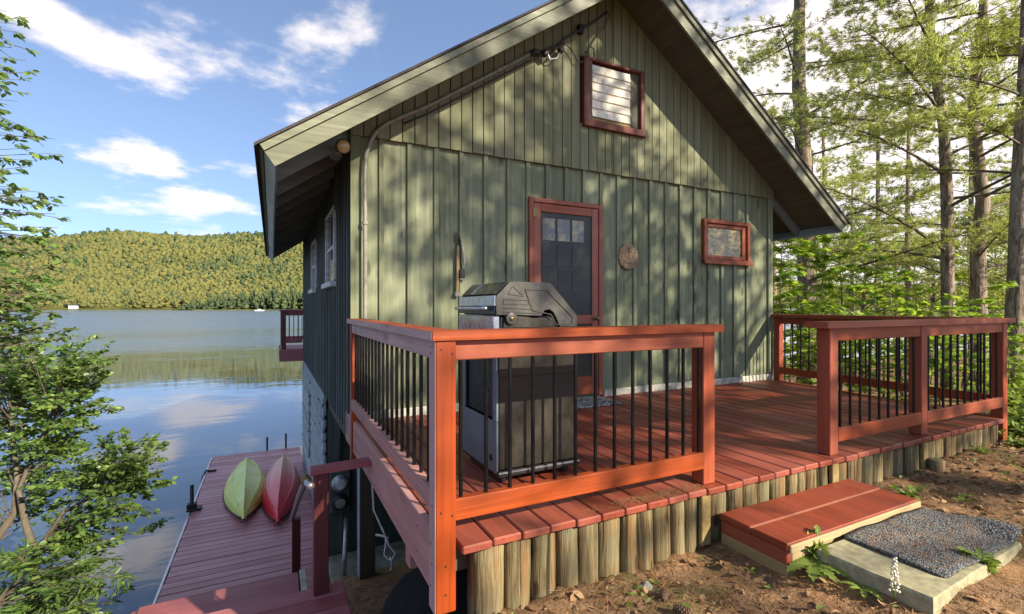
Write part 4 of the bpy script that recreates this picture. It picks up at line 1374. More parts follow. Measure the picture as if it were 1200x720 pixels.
for (x, z) in ((2.585, 2.675), (2.78, 2.755)):
    MB().lathe((x, YW - 0.06, z), (0, -1, 0), [(0, .012), (.03, .012), (.032, .034), (.05, .036), (.056, .022), (.066, .034), (.08, .03)], 14).build('insulator', M['cable'], sc_, True)
box('bracket', M['black'], sc_, 3.03, 3.09, YW - 0.10, YW - 0.047, 3.02, 3.12)
MB().tube([(2.585, YW - 0.13, 2.70), (2.64, YW - 0.12, 2.62), (2.72, YW - 0.12, 2.65), (2.79, YW - 0.12, 2.77)], 0.008, 8).build('clamp', M['alu'], sc_, True)

# ---- electric meters on the lower wall
mo = empty('electric_meter', (0.83, 6.95, -2.8), 'electric meter box with two round glass dials on the dark lower wall', 'meter')
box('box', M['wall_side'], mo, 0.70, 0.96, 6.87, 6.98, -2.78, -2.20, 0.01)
for k, z in enumerate((-2.372, -2.625)):
    d_ = MB().lathe((0.827, 6.868, z), (0, -1, 0), [(0, .112), (.03, .112), (.035, .098), (.07, .092), (.082, .07)], 24).build('dial_housing', M['pipe'] if k == 0 else M['black'], mo, True)
    MB().lathe((0.827, 6.785, z), (0, -1, 0), [(0, .066), (.004, .064), (.006, .05)], 24).build('dial', M['white'] if k == 0 else M['stone'], d_, True)
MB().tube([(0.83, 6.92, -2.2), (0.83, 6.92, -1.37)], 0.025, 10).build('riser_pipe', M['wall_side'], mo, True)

# ================================================================ STAIR TO THE DOCK
st = empty('dock_stair', (-0.15, 4.0, -2.2), 'maroon stair landing and steps leading down beside the cabin to the dock', 'stair')
LZ = -1.95
k = 0
y = 3.62
while y > 1.95:
    MB().box(-0.80 - 0.015 * (k % 3), 0.455, y - 0.142, y - 0.005, LZ - 0.036, LZ, 0.005).build('landing_board', M['maroon_x'], st)
    y -= 0.147; k += 1
ly0 = y
box('stringer', M['maroon_z'], st, -0.78, -0.74, ly0 + 0.03, 3.60, LZ - 0.2, LZ - 0.038)
box('stringer', M['maroon_z'], st, 0.40, 0.44, ly0 + 0.03, 3.60, LZ - 0.2, LZ - 0.038)
box('riser', M['maroon_x'], st, -0.80, 0.30, 3.617, 3.637, LZ - 0.19, LZ - 0.01)
nst = 7
rise = (ZK - LZ) / (nst + 1)
for i in range(nst):
    z = LZ + rise * (i + 1)
    y0 = 3.64 + i * 0.29 + (0.32 if i else 0)
    y1 = y0 + (0.61 if i == 0 else 0.29)
    x0, x1 = -0.84, 0.19
    if i == 0:
        box('tread', M['maroon_x'], st, x0, x1, y0, y0 + 0.30, z - 0.036, z)
        box('tread', M['maroon_x'], st, x0, x1, y0 + 0.305, y1, z - 0.036, z)
    else:
        box('tread', M['maroon_x'], st, x0, x1, y0, y1 - 0.01, z - 0.036, z)
ya, za, yb_, zb_ = 3.66, LZ + rise - 0.02, 6.1, ZK + 0.12
for x in (-0.88, 0.195):
    MB().bar((x + 0.02, ya + 0.5, za - 0.08), (x + 0.02, yb_, zb_ - 0.05), 0.04, 0.22).build('stringer', M['maroon_z'], st)
box('stringer_cap', M['sill_pale'], st, 0.20, 0.245, 3.66, 4.25, LZ + rise - 0.002, LZ + rise + 0.012)
for x in (-0.75, 0.36):
    for y in (2.2, 3.4):
        box('leg', M['maroon_z'], st, x, x + 0.09, y, y + 0.09, gz(x, y) - 0.15, LZ - 0.04)
# handrail: upper post with a cap out to the deck, lower post, galvanised pipe
box('newel_post', M['maroon_z'], st, 0.255, 0.35, 3.50, 3.59, LZ + 0.001, -1.135)
MB().bar((0.235, 3.545, -1.115), (0.630, 3.545, -1.105), 0.11, 0.038).build('cap_rail', M['maroon_x'], st)
box('lower_post', M['maroon_z'], st, 0.20, 0.285, 5.72, 5.805, ZK, -2.30)
hp = MB().tube([(0.235, 3.50, -1.20), (0.222, 3.80, -1.26), (0.21, 4.5, -1.62), (0.20, 5.79, -2.31)], 0.024, 10)
hp.build('pipe_handrail', M['pipe'], st, True)
MB().lathe((0.222, 3.78, -1.255), (0, -0.6, 0.3), [(0, .026), (.02, .036), (.06, .036), (.075, .026)], 12).build('rail_elbow', M['brass'], st, True)

# ================================================================ DOCK
dk = empty('boat_dock', (-0.27, 9.0, ZK), 'long maroon plank dock running along the cabin into the lake', 'dock')
y = 4.9
k = 0
while y < 12.86:
    w = 0.133
    if y + w > 12.88: break
    MB().box(-1.18 + random.uniform(-0.008, 0.008), 0.625, y, y + w, ZK - 0.036 + random.uniform(-.002, .002), ZK + random.uniform(-.002, .002), 0.005).build('plank', M['dock'], dk)
    y += 0.1445; k += 1
box('edge_trim', M['alu'], dk, -1.225, -1.193, 4.9, y, ZK - 0.14, ZK - 0.012)
box('end_trim', M['alu'], dk, -1.19, 0.625, y + 0.002, y + 0.03, ZK - 0.14, ZK - 0.012)
box('frame', M['timber_z'], dk, -1.185, 0.61, 4.95, y - 0.02, ZK - 0.18, ZK - 0.04)
for (x, yy, h) in ((-1.19, 9.62, 0.42), (-0.09, 12.90, 0.30), (0.315, 12.90, 0.34)):
    MB().tube([(x, yy, ZW - 1.0), (x, yy, ZK + h)], 0.030 if h > 0.4 else 0.022, 10).build('pipe_pile', M['black'], dk, True)
box('pile_bracket', M['black'], dk, -1.26, -1.05, 9.53, 9.71, ZK + 0.001, ZK + 0.045, 0.01)
box('pile_bracket', M['black'], dk, -1.26, -1.12, 9.56, 9.68, ZK + 0.047, ZK + 0.12, 0.01)
MB().tube([(-1.14, 11.7, ZK + 0.03), (-1.20, 11.7, ZK + 0.035), (-1.25, 11.6, ZK - 0.05), (-1.24, 11.2, ZK - 0.12)], 0.018, 8).build('mooring_line', M['black'], dk, True)
box('cleat', M['black'], dk, -1.17, -1.02, 11.67, 11.73, ZK + 0.002, ZK + 0.035, 0.01)
tag(MB().tube([(-1.17, 4.66, ZK - 0.6), (-1.02, 4.60, -2.78), (-1.0, 4.59, -2.70)], [0.055, 0.055, 0.05], 12).build('leaning_stake', M['raw_y'], smooth=True), 'short pale yellow cut stake leaning against the stair landing', 'stake')


# ---- two kayaks, hull up
def kayak(name, A, B, beam, height, mat, label):
    A, B = Vector(A), Vector(B)
    ax = (B - A)
    L = ax.length
    ax.normalize()
    sd = Vector((ax.y, -ax.x, 0)).normalized()
    up = Vector((0, 0, 1))
    root = empty(name, tuple((A + B) / 2), label, 'kayak', 'kayaks upturned on the dock')
    m_ = MB()
    NS = 40
    sec = [(-1.0, 0.0), (-0.99, 0.16), (-0.92, 0.40), (-0.72, 0.66), (-0.60, 0.69), (-0.34, 0.80), (-0.07, 0.96), (0, 1.0), (0.07, 0.96), (0.34, 0.80), (0.60, 0.69), (0.72, 0.66), (0.92, 0.40), (0.99, 0.16), (1.0, 0.0)]
    ns = len(sec)
    for i in range(NS + 1):
        u_ = i / NS
        t_ = 2 * u_ - 1
        w = beam / 2 * max(0.0, 1 - abs(t_) ** 1.9) ** 0.95
        h = height * (max(0.0, 1 - abs(t_) ** 5.0)) ** 0.9
        base = 0.015 + 0.07 * abs(t_) ** 3
        c_ = A + ax * L * u_
        w = max(w, 0.008); h = max(h, 0.012)
        for (a, b) in sec:
            m_.v.append(tuple(c_ + sd * (a * w) + up * (base + b * h)))
    for i in range(NS):
        for k in range(ns - 1):
            a = i * ns + k
            m_.f.append((a, a + 1, a + ns + 1, a + ns))
        m_.f.append((i * ns + ns - 1, i * ns, (i + 1) * ns, (i + 1) * ns + ns - 1))
    m_.f.append(tuple(range(ns))); m_.f.append(tuple(reversed([NS * ns + k for k in range(ns)])))
    for f in range(len(m_.f)): m_.f[f] = tuple(reversed(m_.f[f]))
    h_ = m_.build('hull', mat, root, False)
    rim = MB()
    for sg in (-1, 1):
        P = []
        for i in range(1, NS):
            u_ = i / NS; t_ = 2 * u_ - 1
            w = beam / 2 * max(0.0, 1 - abs(t_) ** 1.9) ** 0.95
            P.append(A + ax * L * u_ + sd * sg * (w + 0.004) + up * (0.015 + 0.07 * abs(t_) ** 3 + 0.012))
        rim.tube(P, 0.012, 6)
    rim.build('gunwale', M['black'], root, True)
    kl = MB().tube([A + ax * L * (i / NS) + up * (0.015 + 0.07 * abs(2 * i / NS - 1) ** 3 + height * (1 - abs(2 * i / NS - 1) ** 5.0) ** 0.9 - 0.002) for i in range(2, NS - 1)], 0.010, 6)
    kl.build('keel', mat, root, True)
    for sg in (-1, 1):
        P = []
        for i in range(4, NS - 3):
            u_ = i / NS; t_ = 2 * u_ - 1
            w = beam / 2 * max(0.0, 1 - abs(t_) ** 1.9) ** 0.95
            P.append(A + ax * L * u_ + sd * sg * 0.64 * w + up * (0.015 + 0.07 * abs(t_) ** 3 + 0.675 * height * (1 - abs(t_) ** 5.0) ** 0.9))
        MB().tube(P, 0.009, 6).build('chine_ridge', mat, root, True)
    for e, q in ((A, -1), (B, 1)):
        p0 = e + up * 0.10
        MB().tube([p0, p0 + ax * q * 0.05 + up * 0.01, p0 + ax * q * 0.06 + sd * 0.05 - up * 0.03, p0 + ax * q * 0.06 - sd * 0.05 - up * 0.03], 0.009, 6).build('toggle_handle', M['black'], root, True)
    return root


t = NT('lime_kayak_plastic')
c = t.coords(False)
n1 = t.noise(c, 3, 5, 0.6)
n2 = t.noise(t.scale(c, (30, 3, 30)), 1, 4, 0.6)
cc = t.mix(t.ramp(n1, 0.35, 0.7), (0.56, 0.68, 0.11), (0.70, 0.78, 0.28))
cc = t.mix(t.ramp(n2, 0.6, 0.75, 0, 0.3), cc, (0.65, 0.68, 0.45))
t.bsdf(cc, 0.38, spec=0.5)
M['kayak_lime'] = t.m
t = NT('red_cream_kayak_plastic')
c = t.coords(False)
sp = t.n('ShaderNodeSeparateXYZ', {0: c})
n2 = t.noise(t.scale(c, (14, 2.5, 14)), 1, 4, 0.6)
f = t.math('ADD', sp.outputs[1], t.math('MULTIPLY', t.math('SUBTRACT', n2, 0.5), 0.9))
cc = t.mix(t.ramp(f, -0.9, 0.9), (0.70, 0.025, 0.045), (0.76, 0.36, 0.32))
cc = t.mix(t.ramp(f, 0.55, 1.5), cc, (0.74, 0.62, 0.24))
t.bsdf(cc, 0.33, spec=0.55)
M['kayak_red'] = t.m
kayak('kayak', (-0.385, 8.62, ZK), (-0.46, 11.75, ZK), 0.70, 0.33, M['kayak_lime'], 'lime green kayak lying hull up on the dock')
kayak('kayak', (0.085, 8.25, ZK), (0.245, 11.6, ZK), 0.66, 0.33, M['kayak_red'], 'red kayak fading to cream lying hull up on the dock')

# ================================================================ UNDER THE DECK
slab('concrete_slab', M['concrete'], 0.66, 3.2, 5.35, 6.93, -3.7, -3.36, 0.0, 'mossy concrete slab under the cabin at the foot of the dark wall', 'slab')
tag(MB().bar((0.55, 5.05, -2.86), (1.9, 5.06, -2.84), 0.20, 0.14).build('crib_timber', M['timber']), 'pale square timber lying under the cabin support post', 'timber')
tag(MB().bar((0.60, 4.70, -2.80), (1.5, 4.30, -2.48), 0.13, 0.09).build('loose_beam', M['timber']), 'weathered beam slanting down the dark bank under the deck', 'timber')
tag(MB().tube([(0.80, 6.3, -3.36), (0.86, 6.55, -3.0), (0.90, 6.8, -2.85)], 0.03, 10).build('scrap_pipe', M['pipe'], smooth=True), 'grey metal pipe leaning against the dark lower wall', 'pipe')
dr = empty('plastic_drum', (0.93, 2.95, -2.3), 'large black plastic drum lying on its side beneath the deck', 'drum')
ctr, axd = Vector((0.85, 2.66, -1.84)), Vector((0.42, 0.82, -0.42)).normalized()
MB().lathe(ctr, axd, [(.035, .0), (.035, .09), (.025, .095), (.025, .22), (.018, .225), (.03, .285), (0, .30), (.004, .325), (.02, .335), (.04, .325), (.30, .325), (.32, .34), (.34, .325), (.60, .325), (.62, .34), (.64, .325), (.90, .325), (.92, .30)], 40).build('body', M['drum'], dr, True)
MB().lathe(ctr - axd * 0.002, axd, [(0, .337), (0.004, .342), (.03, .342), (.034, .335)], 40).build('rim', M['drum'], dr, True)
rp = empty('hook_rope', (0.80, 3.3, -1.45), 'pale rope with a knotted loop and steel hook hanging beneath the deck', 'rope')
c0 = at(462, 655, 3.35)
pts_ = [at(438, 598, 3.45), at(447, 618, 3.4), at(452, 629, 3.36)]
top_ = Vector((pts_[0].x - 0.01, pts_[0].y + 0.02, -1.21))
MB().tube([top_] + pts_, 0.007, 7).build('line', M['rope'], rp, True)
MB().tube([at(452, 629, 3.36), at(456, 640, 3.35), at(463, 648, 3.35), at(460, 655, 3.35), at(455, 656, 3.35), at(450, 650, 3.35), at(452, 638, 3.36), at(452, 629, 3.36)], 0.006, 7).build('loop', M['rope'], rp, True)
MB().tube([at(440, 627, 3.36), at(448, 628, 3.36), at(455, 631, 3.35)], 0.008, 7).build('knot', M['rope'], rp, True)
MB().tube([at(457, 653, 3.35), at(459, 659, 3.35), at(459, 667, 3.35), at(457, 669, 3.35)], 0.007, 7).build('hook', M['pipe'], rp, True)

# ================================================================ VEGETATION
rng = np.random.RandomState(11)
OVATE = (np.array([(0, 0, 0), (.28, .26, .05), (.66, .25, .06), (1, 0, -.03), (.66, -.25, .06), (.28, -.26, .05)]), [(0, 1, 2, 3), (0, 3, 4, 5)])
LANCE = (np.array([(0, 0, 0), (.30, .14, .03), (.66, .12, .02), (1, 0, -.06), (.66, -.12, .02), (.30, -.14, .03)]), [(0, 3, 2, 1), (0, 5, 4, 3)])
MAPLE = (np.array([(0, 0, 0), (.10, .34, .03), (-.02, .48, -.02), (.30, .34, .03), (.58, .52, -.03), (.58, .22, .04), (1.0, 0, -.06), (.58, -.22, .04), (.58, -.52, -.03), (.30, -.34, .03), (-.02, -.48, -.02), (.10, -.34, .03)]),
         [(0, 1, 2, 3), (0, 3, 4, 5), (0, 5, 6, 7), (0, 7, 8, 9), (0, 9, 10, 11)])
NEEDLE = (np.array([(0, .5, 0), (0, -.5, 0), (1, 0, 0)]), [(0, 1, 2)])


def leaf_arrays(tmpl, P, D, N, S, W=None):
    """P points, D directions, N normals (approx), S sizes -> verts, faces"""
    tv, tf = tmpl
    P, D, N = np.asarray(P, float), np.asarray(D, float), np.asarray(N, float)
    S = np.asarray(S, float)
    D = D / np.linalg.norm(D, axis=1, keepdims=True)
    B = np.cross(N, D)
    bn = np.linalg.norm(B, axis=1, keepdims=True)
    B = B / np.maximum(bn, 1e-5)
    Nn = np.cross(D, B)
    wy = S if W is None else np.asarray(W, float)
    V = P[:, None, :] + D[:, None, :] * (tv[None, :, 0:1] * S[:, None, None]) + B[:, None, :] * (tv[None, :, 1:2] * wy[:, None, None]) + Nn[:, None, :] * (tv[None, :, 2:3] * S[:, None, None])
    return V, tf


def leaf_obj(name, mat, tmpl, P, D, N, S, parent=None, W=None, origin=None, kind=None):
    V, tf = leaf_arrays(tmpl, P, D, N, S, W)
    n, k = V.shape[0], V.shape[1]
    V = V.reshape(-1, 3)
    c_ = np.array(origin if origin is not None else V.mean(0))
    V = V - c_
    loops, starts, tot = [], [], []
    sizes = [len(f) for f in tf]
    flat = np.concatenate([np.array(f) for f in tf])
    L = (np.arange(n)[:, None] * k + flat[None]).ravel()
    st_ = np.tile(np.array(sizes), n)
    m = bpy.data.meshes.new(name)
    m.vertices.add(len(V)); m.vertices.foreach_set('co', V.ravel())
    m.loops.add(len(L)); m.loops.foreach_set('vertex_index', L)
    m.polygons.add(len(st_))
    m.polygons.foreach_set('loop_start', np.concatenate([[0], np.cumsum(st_)[:-1]]))
    m.polygons.foreach_set('loop_total', st_)
    m.update(calc_edges=True)
    m.validate()
    m.materials.append(mat)
    o = bpy.data.objects.new(name, m)
    o.location = c_
    col.objects.link(o)
    WL[o] = Vector(c_)
    if parent is not None: setp(o, parent)
    if kind: o['kind'] = kind
    return o


class Leaves:
    def __init__(s): s.P, s.D, s.N, s.S = [], [], [], []

    def add(s, p, d, n, sz):
        s.P.append(tuple(p)); s.D.append(tuple(d)); s.N.append(tuple(n)); s.S.append(sz)


def rv(s=1.0):
    return Vector((random.gauss(0, s), random.gauss(0, s), random.gauss(0, s)))


def bez(a, b, c_, n):
    return [a * (1 - t_) ** 2 + b * (2 * t_ * (1 - t_)) + c_ * t_ * t_ for t_ in [i / n for i in range(n + 1)]]


def spray(mb_, lv_, src, tip, nleaf, size, droop=0.1, twig=0.25, hang=0.0, flat=0.35, r0=0.012):
    """a leafy branch from src to tip with alternate twigs"""
    src, tip = Vector(src), Vector(tip)
    L = (tip - src).length
    mid = (src + tip) / 2 + Vector((0, 0, 0.10 * L)) + rv(0.11 * L)
    n = 8
    pts_ = bez(src, mid, tip, n)
    mb_.tube(pts_, [r0 * (1 - 0.8 * i / n) for i in range(n + 1)], 5, False)
    k = 0
    while k < nleaf:
        f = random.uniform(0.16, 1.0) ** 0.8
        i = min(n - 1, int(f * n))
        p = pts_[i].lerp(pts_[i + 1], f * n - i)
        d = (pts_[i + 1] - pts_[i]).normalized()
        sd = d.cross(Vector((0, 0, 1))).normalized() * random.choice((-1, 1))
        tl = twig * random.uniform(0.4, 1.0) * (1.25 - f)
        td = (d * 0.7 + sd * random.uniform(0.5, 1.0) + Vector((0, 0, random.uniform(-0.25 - droop, 0.2)))).normalized()
        q = p + td * tl
        mb_.tube([p, p.lerp(q, .5) + rv(0.008), q], [r0 * 0.22, r0 * 0.16, r0 * 0.1], 3, False)
        m_ = random.randint(4, 7)
        for j in range(m_):
            g = (j + 1) / m_
            s2 = td.cross(Vector((0, 0, 1))).normalized() * (1 if j % 2 else -1)
            ld_ = (td * 0.7 + s2 * random.uniform(0.4, 1.1) + rv(0.25) - Vector((0, 0, hang + 0.1))).normalized()
            nn = Vector((0, 0, 1)) + rv(flat)
            lv_.add(p.lerp(q, g) + rv(0.006), ld_, nn, size * random.uniform(0.6, 1.15))
            k += 1


# ---- alders and birch leaning in over the water on the left
def left_tree(name, label, base, trunk, tips, nleaf, size, hang, flat, tmpl, twig, src_pick):
    root = empty(name, base, label, 'tree' if 'birch' in name or 'alder' in name else 'shrub')
    wood_, lv_ = MB(), Leaves()
    for tr_, r_ in trunk:
        wood_.tube(tr_, [r_ * (1 - 0.75 * i / (len(tr_) - 1)) for i in range(len(tr_))], 8)
    for (u, v, d) in tips:
        tip = at(u, v, d)
        spray(wood_, lv_, src_pick(tip), tip, nleaf, size, 0.1, twig, hang, flat, 0.008)
    wood_.build('trunk', M['bark'], root, True)
    leaf_obj('crown', M['alder'], tmpl, lv_.P, lv_.D, lv_.N, lv_.S, root)
    return root


def nearest_on(poly, tip, dz=0.5):
    best, bp_ = 1e9, None
    for a, b in zip(poly, poly[1:]):
        for k in range(6):
            q = Vector(a).lerp(Vector(b), k / 6)
            e = (q - tip).length + abs(q.z - (tip.z - dz)) * 1.2
            if e < best: best, bp_ = e, q
    return bp_


T1 = [Vector((-2.9, 3.6, -2.75)), Vector((-2.75, 3.8, -1.4)), Vector((-2.65, 4.0, 0.2)), Vector((-2.6, 4.1, 1.8)), Vector((-2.45, 4.2, 3.4))]
tips = [(38, 20), (44, 62), (40, 85), (26, 40), (34, 110), (30, 150), (66, 163), (58, 180), (38, 195), (44, 225), (60, 232), (82, 258), (80, 242), (104, 290), (92, 303), (66, 318), (58, 340), (62, 366), (36, 372), (20, 250), (14, 330), (12, 200), (16, 70), (48, 300), (30, 290), (50, 270), (24, 345), (8, 130), (20, 220), (70, 285), (40, 325), (5, 20), (6, 290), (30, 395), (15, 372), (52, 352), (70, 330), (76, 352), (60, 386), (86, 340), (45, 408), (25, 420), (8, 405), (82, 368), (95, 385), (20, 355), (40, 365), (60, 370), (10, 385), (35, 392), (55, 400), (75, 395), (15, 415), (48, 378), (28, 340), (-20, 160), (-25, 60), (-30, 260), (-30, 340)]
left_tree('birch_tree', 'sparse birch with loose hanging leaves reaching in from the left over the lake', T1[0], [(T1, 0.07)],
          [(u + du, v + dv, random.uniform(3.0, 3.9)) for u, v in tips for du, dv in ((0, 0), (-14, 9), (-30, -6))], 44, 0.052, 0.35, 0.6, OVATE, 0.24, lambda p: nearest_on(T1, p, 0.35))

T2 = [at(60, 745, 4.6) + Vector((-.15, 0, -.25)), at(38, 690, 4.5), at(42, 650, 4.5), at(30, 615, 4.5), at(22, 575, 4.6), at(40, 530, 4.7), at(70, 480, 4.8)]
T2b = [at(-40, 745, 4.6) + Vector((-.15, 0, -.3)), at(-10, 640, 4.6), at(18, 600, 4.6), at(20, 560, 4.7), at(12, 480, 4.8)]
T2c = [at(42, 650, 4.5), at(75, 600, 4.7), at(105, 585, 4.9), at(150, 570, 5.0)]
tips = [(126, 404), (130, 422), (118, 430), (98, 415), (122, 440), (138, 478), (112, 470), (168, 512), (192, 522), (185, 540), (200, 562), (172, 580), (190, 612), (176, 600), (150, 575), (128, 600), (120, 560), (100, 540), (150, 545), (165, 555), (140, 520), (110, 500), (85, 470), (70, 440), (90, 440), (55, 420), (40, 450), (60, 480), (30, 480), (15, 430), (12, 500), (40, 520), (75, 520), (60, 550), (90, 565), (25, 550), (110, 628), (122, 640), (88, 632), (-20, 470), (-20, 560), (50, 400), (20, 405), (80, 500), (130, 545), (155, 595), (100, 520), (70, 590), (35, 425), (110, 455)]
left_tree('alder_tree', 'spreading alder with layered dark green leaves beside the dock', T2[0], [(T2, 0.045), (T2b, 0.05), (T2c, 0.028)],
          [(u + du, v + dv, random.uniform(4.4, 5.3)) for u, v in tips for du, dv in ((0, 0), (-16, -7), (-45, 5))], 88, 0.060, 0.05, 0.85, OVATE, 0.34, lambda p: min((nearest_on(T, p, 0.25) for T in (T2, T2b, T2c)), key=lambda q: (q - p).length))

T3 = [at(-60, 790, 4.2), at(-20, 730, 4.2), at(10, 690, 4.2), at(40, 665, 4.2)]
tips = [(150, 676), (132, 655), (110, 662), (92, 664), (60, 652), (20, 650), (132, 705), (115, 690), (140, 690), (80, 690), (45, 680), (10, 690), (60, 712), (100, 715), (30, 660), (5, 665), (75, 668), (40, 705), (20, 715), (90, 700), (120, 720), (-20, 690)]
left_tree('waterside_shrub', 'low dense shrub with narrow leaves at the water below the alder', T3[0], [(T3, 0.035)],
          [(u, v, random.uniform(3.9, 4.6)) for u, v in tips], 110, 0.085, 0.0, 0.7, LANCE, 0.30, lambda p: nearest_on(T3, p, 0.15))


# ---- white pines
def pine(base, trunk_pts, r0, zlow, seed, nbr, blen, label, group=None, tufts=34, name='pine_tree', nlen=0.12, nw=0.016, dens=16):
    random.seed(seed)
    root = empty(name, base, label, 'tree', group)
    pts_ = [Vector(p) for p in trunk_pts]
    w = MB()
    n = len(pts_)
    w.tube(pts_, [r0 * (1 - 0.62 * i / (n - 1)) for i in range(n)], 10)
    w.build('trunk', M['bark_pine'], root, True)
    br = MB()
    P, D, N, S = [], [], [], []

    def on(z):
        for a, b in zip(pts_, pts_[1:]):
            if a.z <= z <= b.z: return a.lerp(b, (z - a.z) / (b.z - a.z))
        return pts_[-1]
    ztop = pts_[-1].z
    for i in range(nbr):
        f = (i + random.random()) / nbr
        z = zlow + (ztop - zlow) * f
        a = on(z)
        az = random.uniform(0, 6.283)
        L = blen * (1 - 0.65 * f) * random.uniform(0.55, 1.15)
        d = Vector((math.cos(az), math.sin(az), random.uniform(0.02, 0.30)))
        tip = a + d * L
        mid = a + d * L * 0.5 + Vector((0, 0, random.uniform(-0.05, 0.12) * L))
        q = bez(a, mid, tip, 7)
        rb = 0.006 + 0.008 * L
        br.tube(q, [rb * (1 - 0.8 * k / 7) for k in range(8)], 5, False)
        sd = Vector((-d.y, d.x, 0)).normalized()
        for k in range(tufts):
            g = random.uniform(0.30, 1.0)
            j = min(6, int(g * 7))
            p = q[j].lerp(q[j + 1], g * 7 - j)
            off = random.gauss(0, 0.20) * L * (1.15 - g * 0.6)
            tp = p + sd * off + d * abs(off) * 0.6 + Vector((0, 0, random.gauss(0, 0.07) + 0.04))
            if k % 3 == 0: br.tube([p, tp], [0.005, 0.003], 3, False)
            td = (d * 0.8 + sd * (1 if off > 0 else -1) * 0.7 + rv(0.3) + Vector((0, 0, 0.1))).normalized()
            for m_ in range(dens):
                nd = (td + rv(0.55)).normalized()
                P.append(tuple(tp + rv(0.02))); D.append(tuple(nd)); N.append(tuple(rv())); S.append(nlen * random.uniform(0.7, 1.2))
    br.build('branches', M['bark'], root, False)
    leaf_obj('needles', M['needles'], NEEDLE, P, D, N, S, root, W=[nw] * len(P))
    return root


def trunk_from_px(pts_, d, ztop, lean=(0, 0)):
    """trunk seen at photo pixels, standing at forward distance d"""
    P = [at(u, v, d) for u, v in pts_]
    g = P[0]
    P = [Vector((g.x, g.y, gz(g.x, g.y) - 0.3))] + P
    last = P[-1]
    P.append(Vector((last.x + lean[0], last.y + lean[1], ztop)))
    return P


tp = trunk_from_px([(946, 330), (943, 200), (936, 100), (937, 0)], 12.0, 15, (0.1, 0.2))
pine(tp[0], tp, 0.24, 0.6, 21, 40, 4.2, 'tall white pine rising just behind the right eave of the cabin', tufts=110)
tp = trunk_from_px([(1111, 370), (1110, 240), (1106, 150), (1092, 60), (1088, 0)], 9.3, 13, (-0.5, 0.2))
pine(tp[0], tp, 0.125, 0.3, 22, 38, 3.4, 'slender dark pine leaning towards the cabin behind the right railing', tufts=110)
tp = trunk_from_px([(1147, 370), (1146, 300), (1152, 235), (1141, 150), (1146, 70), (1152, 20), (1153, 0)], 10.2, 14, (0.2, 0.1))
pine(tp[0], tp, 0.16, 0.5, 23, 38, 3.6, 'pale pine with a wavy trunk behind the corner of the right railing', tufts=110)
tp = trunk_from_px([(1188, 420), (1192, 330), (1196, 200), (1201, 100), (1204, 0)], 7.6, 13, (0.1, 0.0))
pine(tp[0], tp, 0.16, 1.2, 24, 40, 3.0, 'stout grey pine trunk standing nearest the right end of the deck', tufts=90)

# pine prototype for the woods farther off
random.seed(31)
PP = pine((70, -60, gz(70, -60)), [(70, -60, -1.5), (70.1, -60, 3), (70, -59.9, 8), (70.05, -60, 15)], 0.2, 1.0, 31, 52, 4.0, 'slender pine among the woods beyond the deck', 'pines in the woods beyond the deck', 36, nlen=0.17, nw=0.026, dens=12)


def broadleaf(base, h, cr, seed, mat, label, group, ncl, per, size, name='woodland_tree', low=0.28, tmpl=OVATE):
    random.seed(seed)
    base = Vector(base)
    root = empty(name, base, label, 'tree', group)
    w, lv_ = MB(), Leaves()
    top = base + Vector((random.uniform(-.3, .3), random.uniform(-.3, .3), h * 0.85))
    tr_ = [base - Vector((0, 0, .4)), base.lerp(top, .3) + rv(.1), base.lerp(top, .65) + rv(.15), top]
    w.tube(tr_, [h * 0.016, h * 0.013, h * 0.008, h * 0.002], 9)
    for i in range(ncl):
        f = random.random()
        z = base.z + h * (low + (1 - low) * f)
        prof_ = math.sin(math.pi * min(1, 0.18 + 0.80 * f)) ** 0.7
        az = random.uniform(0, 6.283)
        rr_ = cr * prof_ * math.sqrt(random.uniform(0.05, 1))
        c_ = Vector((base.x + rr_ * math.cos(az), base.y + rr_ * math.sin(az), z))
        src = base.lerp(top, min(1, max(0.15, (z - base.z - rr_ * 0.5) / (h * 0.85))))
        q = bez(src, (src + c_) / 2 + Vector((0, 0, 0.1 * rr_)), c_, 5)
        w.tube(q, [h * 0.004 * (1 - 0.8 * k / 5) for k in range(6)], 4, False)
        cs_ = cr * random.uniform(0.16, 0.30)
        for k in range(per):
            o_ = rv(1).normalized() * cs_ * random.uniform(0.2, 1) ** 0.6
            o_.z *= 0.55
            p = c_ + o_
            lv_.add(p, (o_.normalized() + rv(.6)), Vector((0, 0, 1)) + rv(.55), size * random.uniform(.6, 1.2))
    w.build('trunk', M['bark'], root, True)
    leaf_obj('crown', mat, tmpl, lv_.P, lv_.D, lv_.N, lv_.S, root)
    return root


WP = broadleaf((90, -70, gz(90, -70)), 11, 3.2, 41, M['woods'], 'leafy yellow green tree in the woods beyond the deck', 'leafy trees in the woods beyond the deck', 80, 80, 0.17)


def put(proto, x, y, s, rz, used, label=None, group=None):
    o = proto if not used else copy_tree(proto)
    o.location = (x, y, gz(x, y) - 0.05)
    o.scale = (s, s, s * random.uniform(0.9, 1.1))
    o.rotation_euler = (0, 0, rz)
    if label: o['label'] = label
    if group: o['group'] = group
    return o


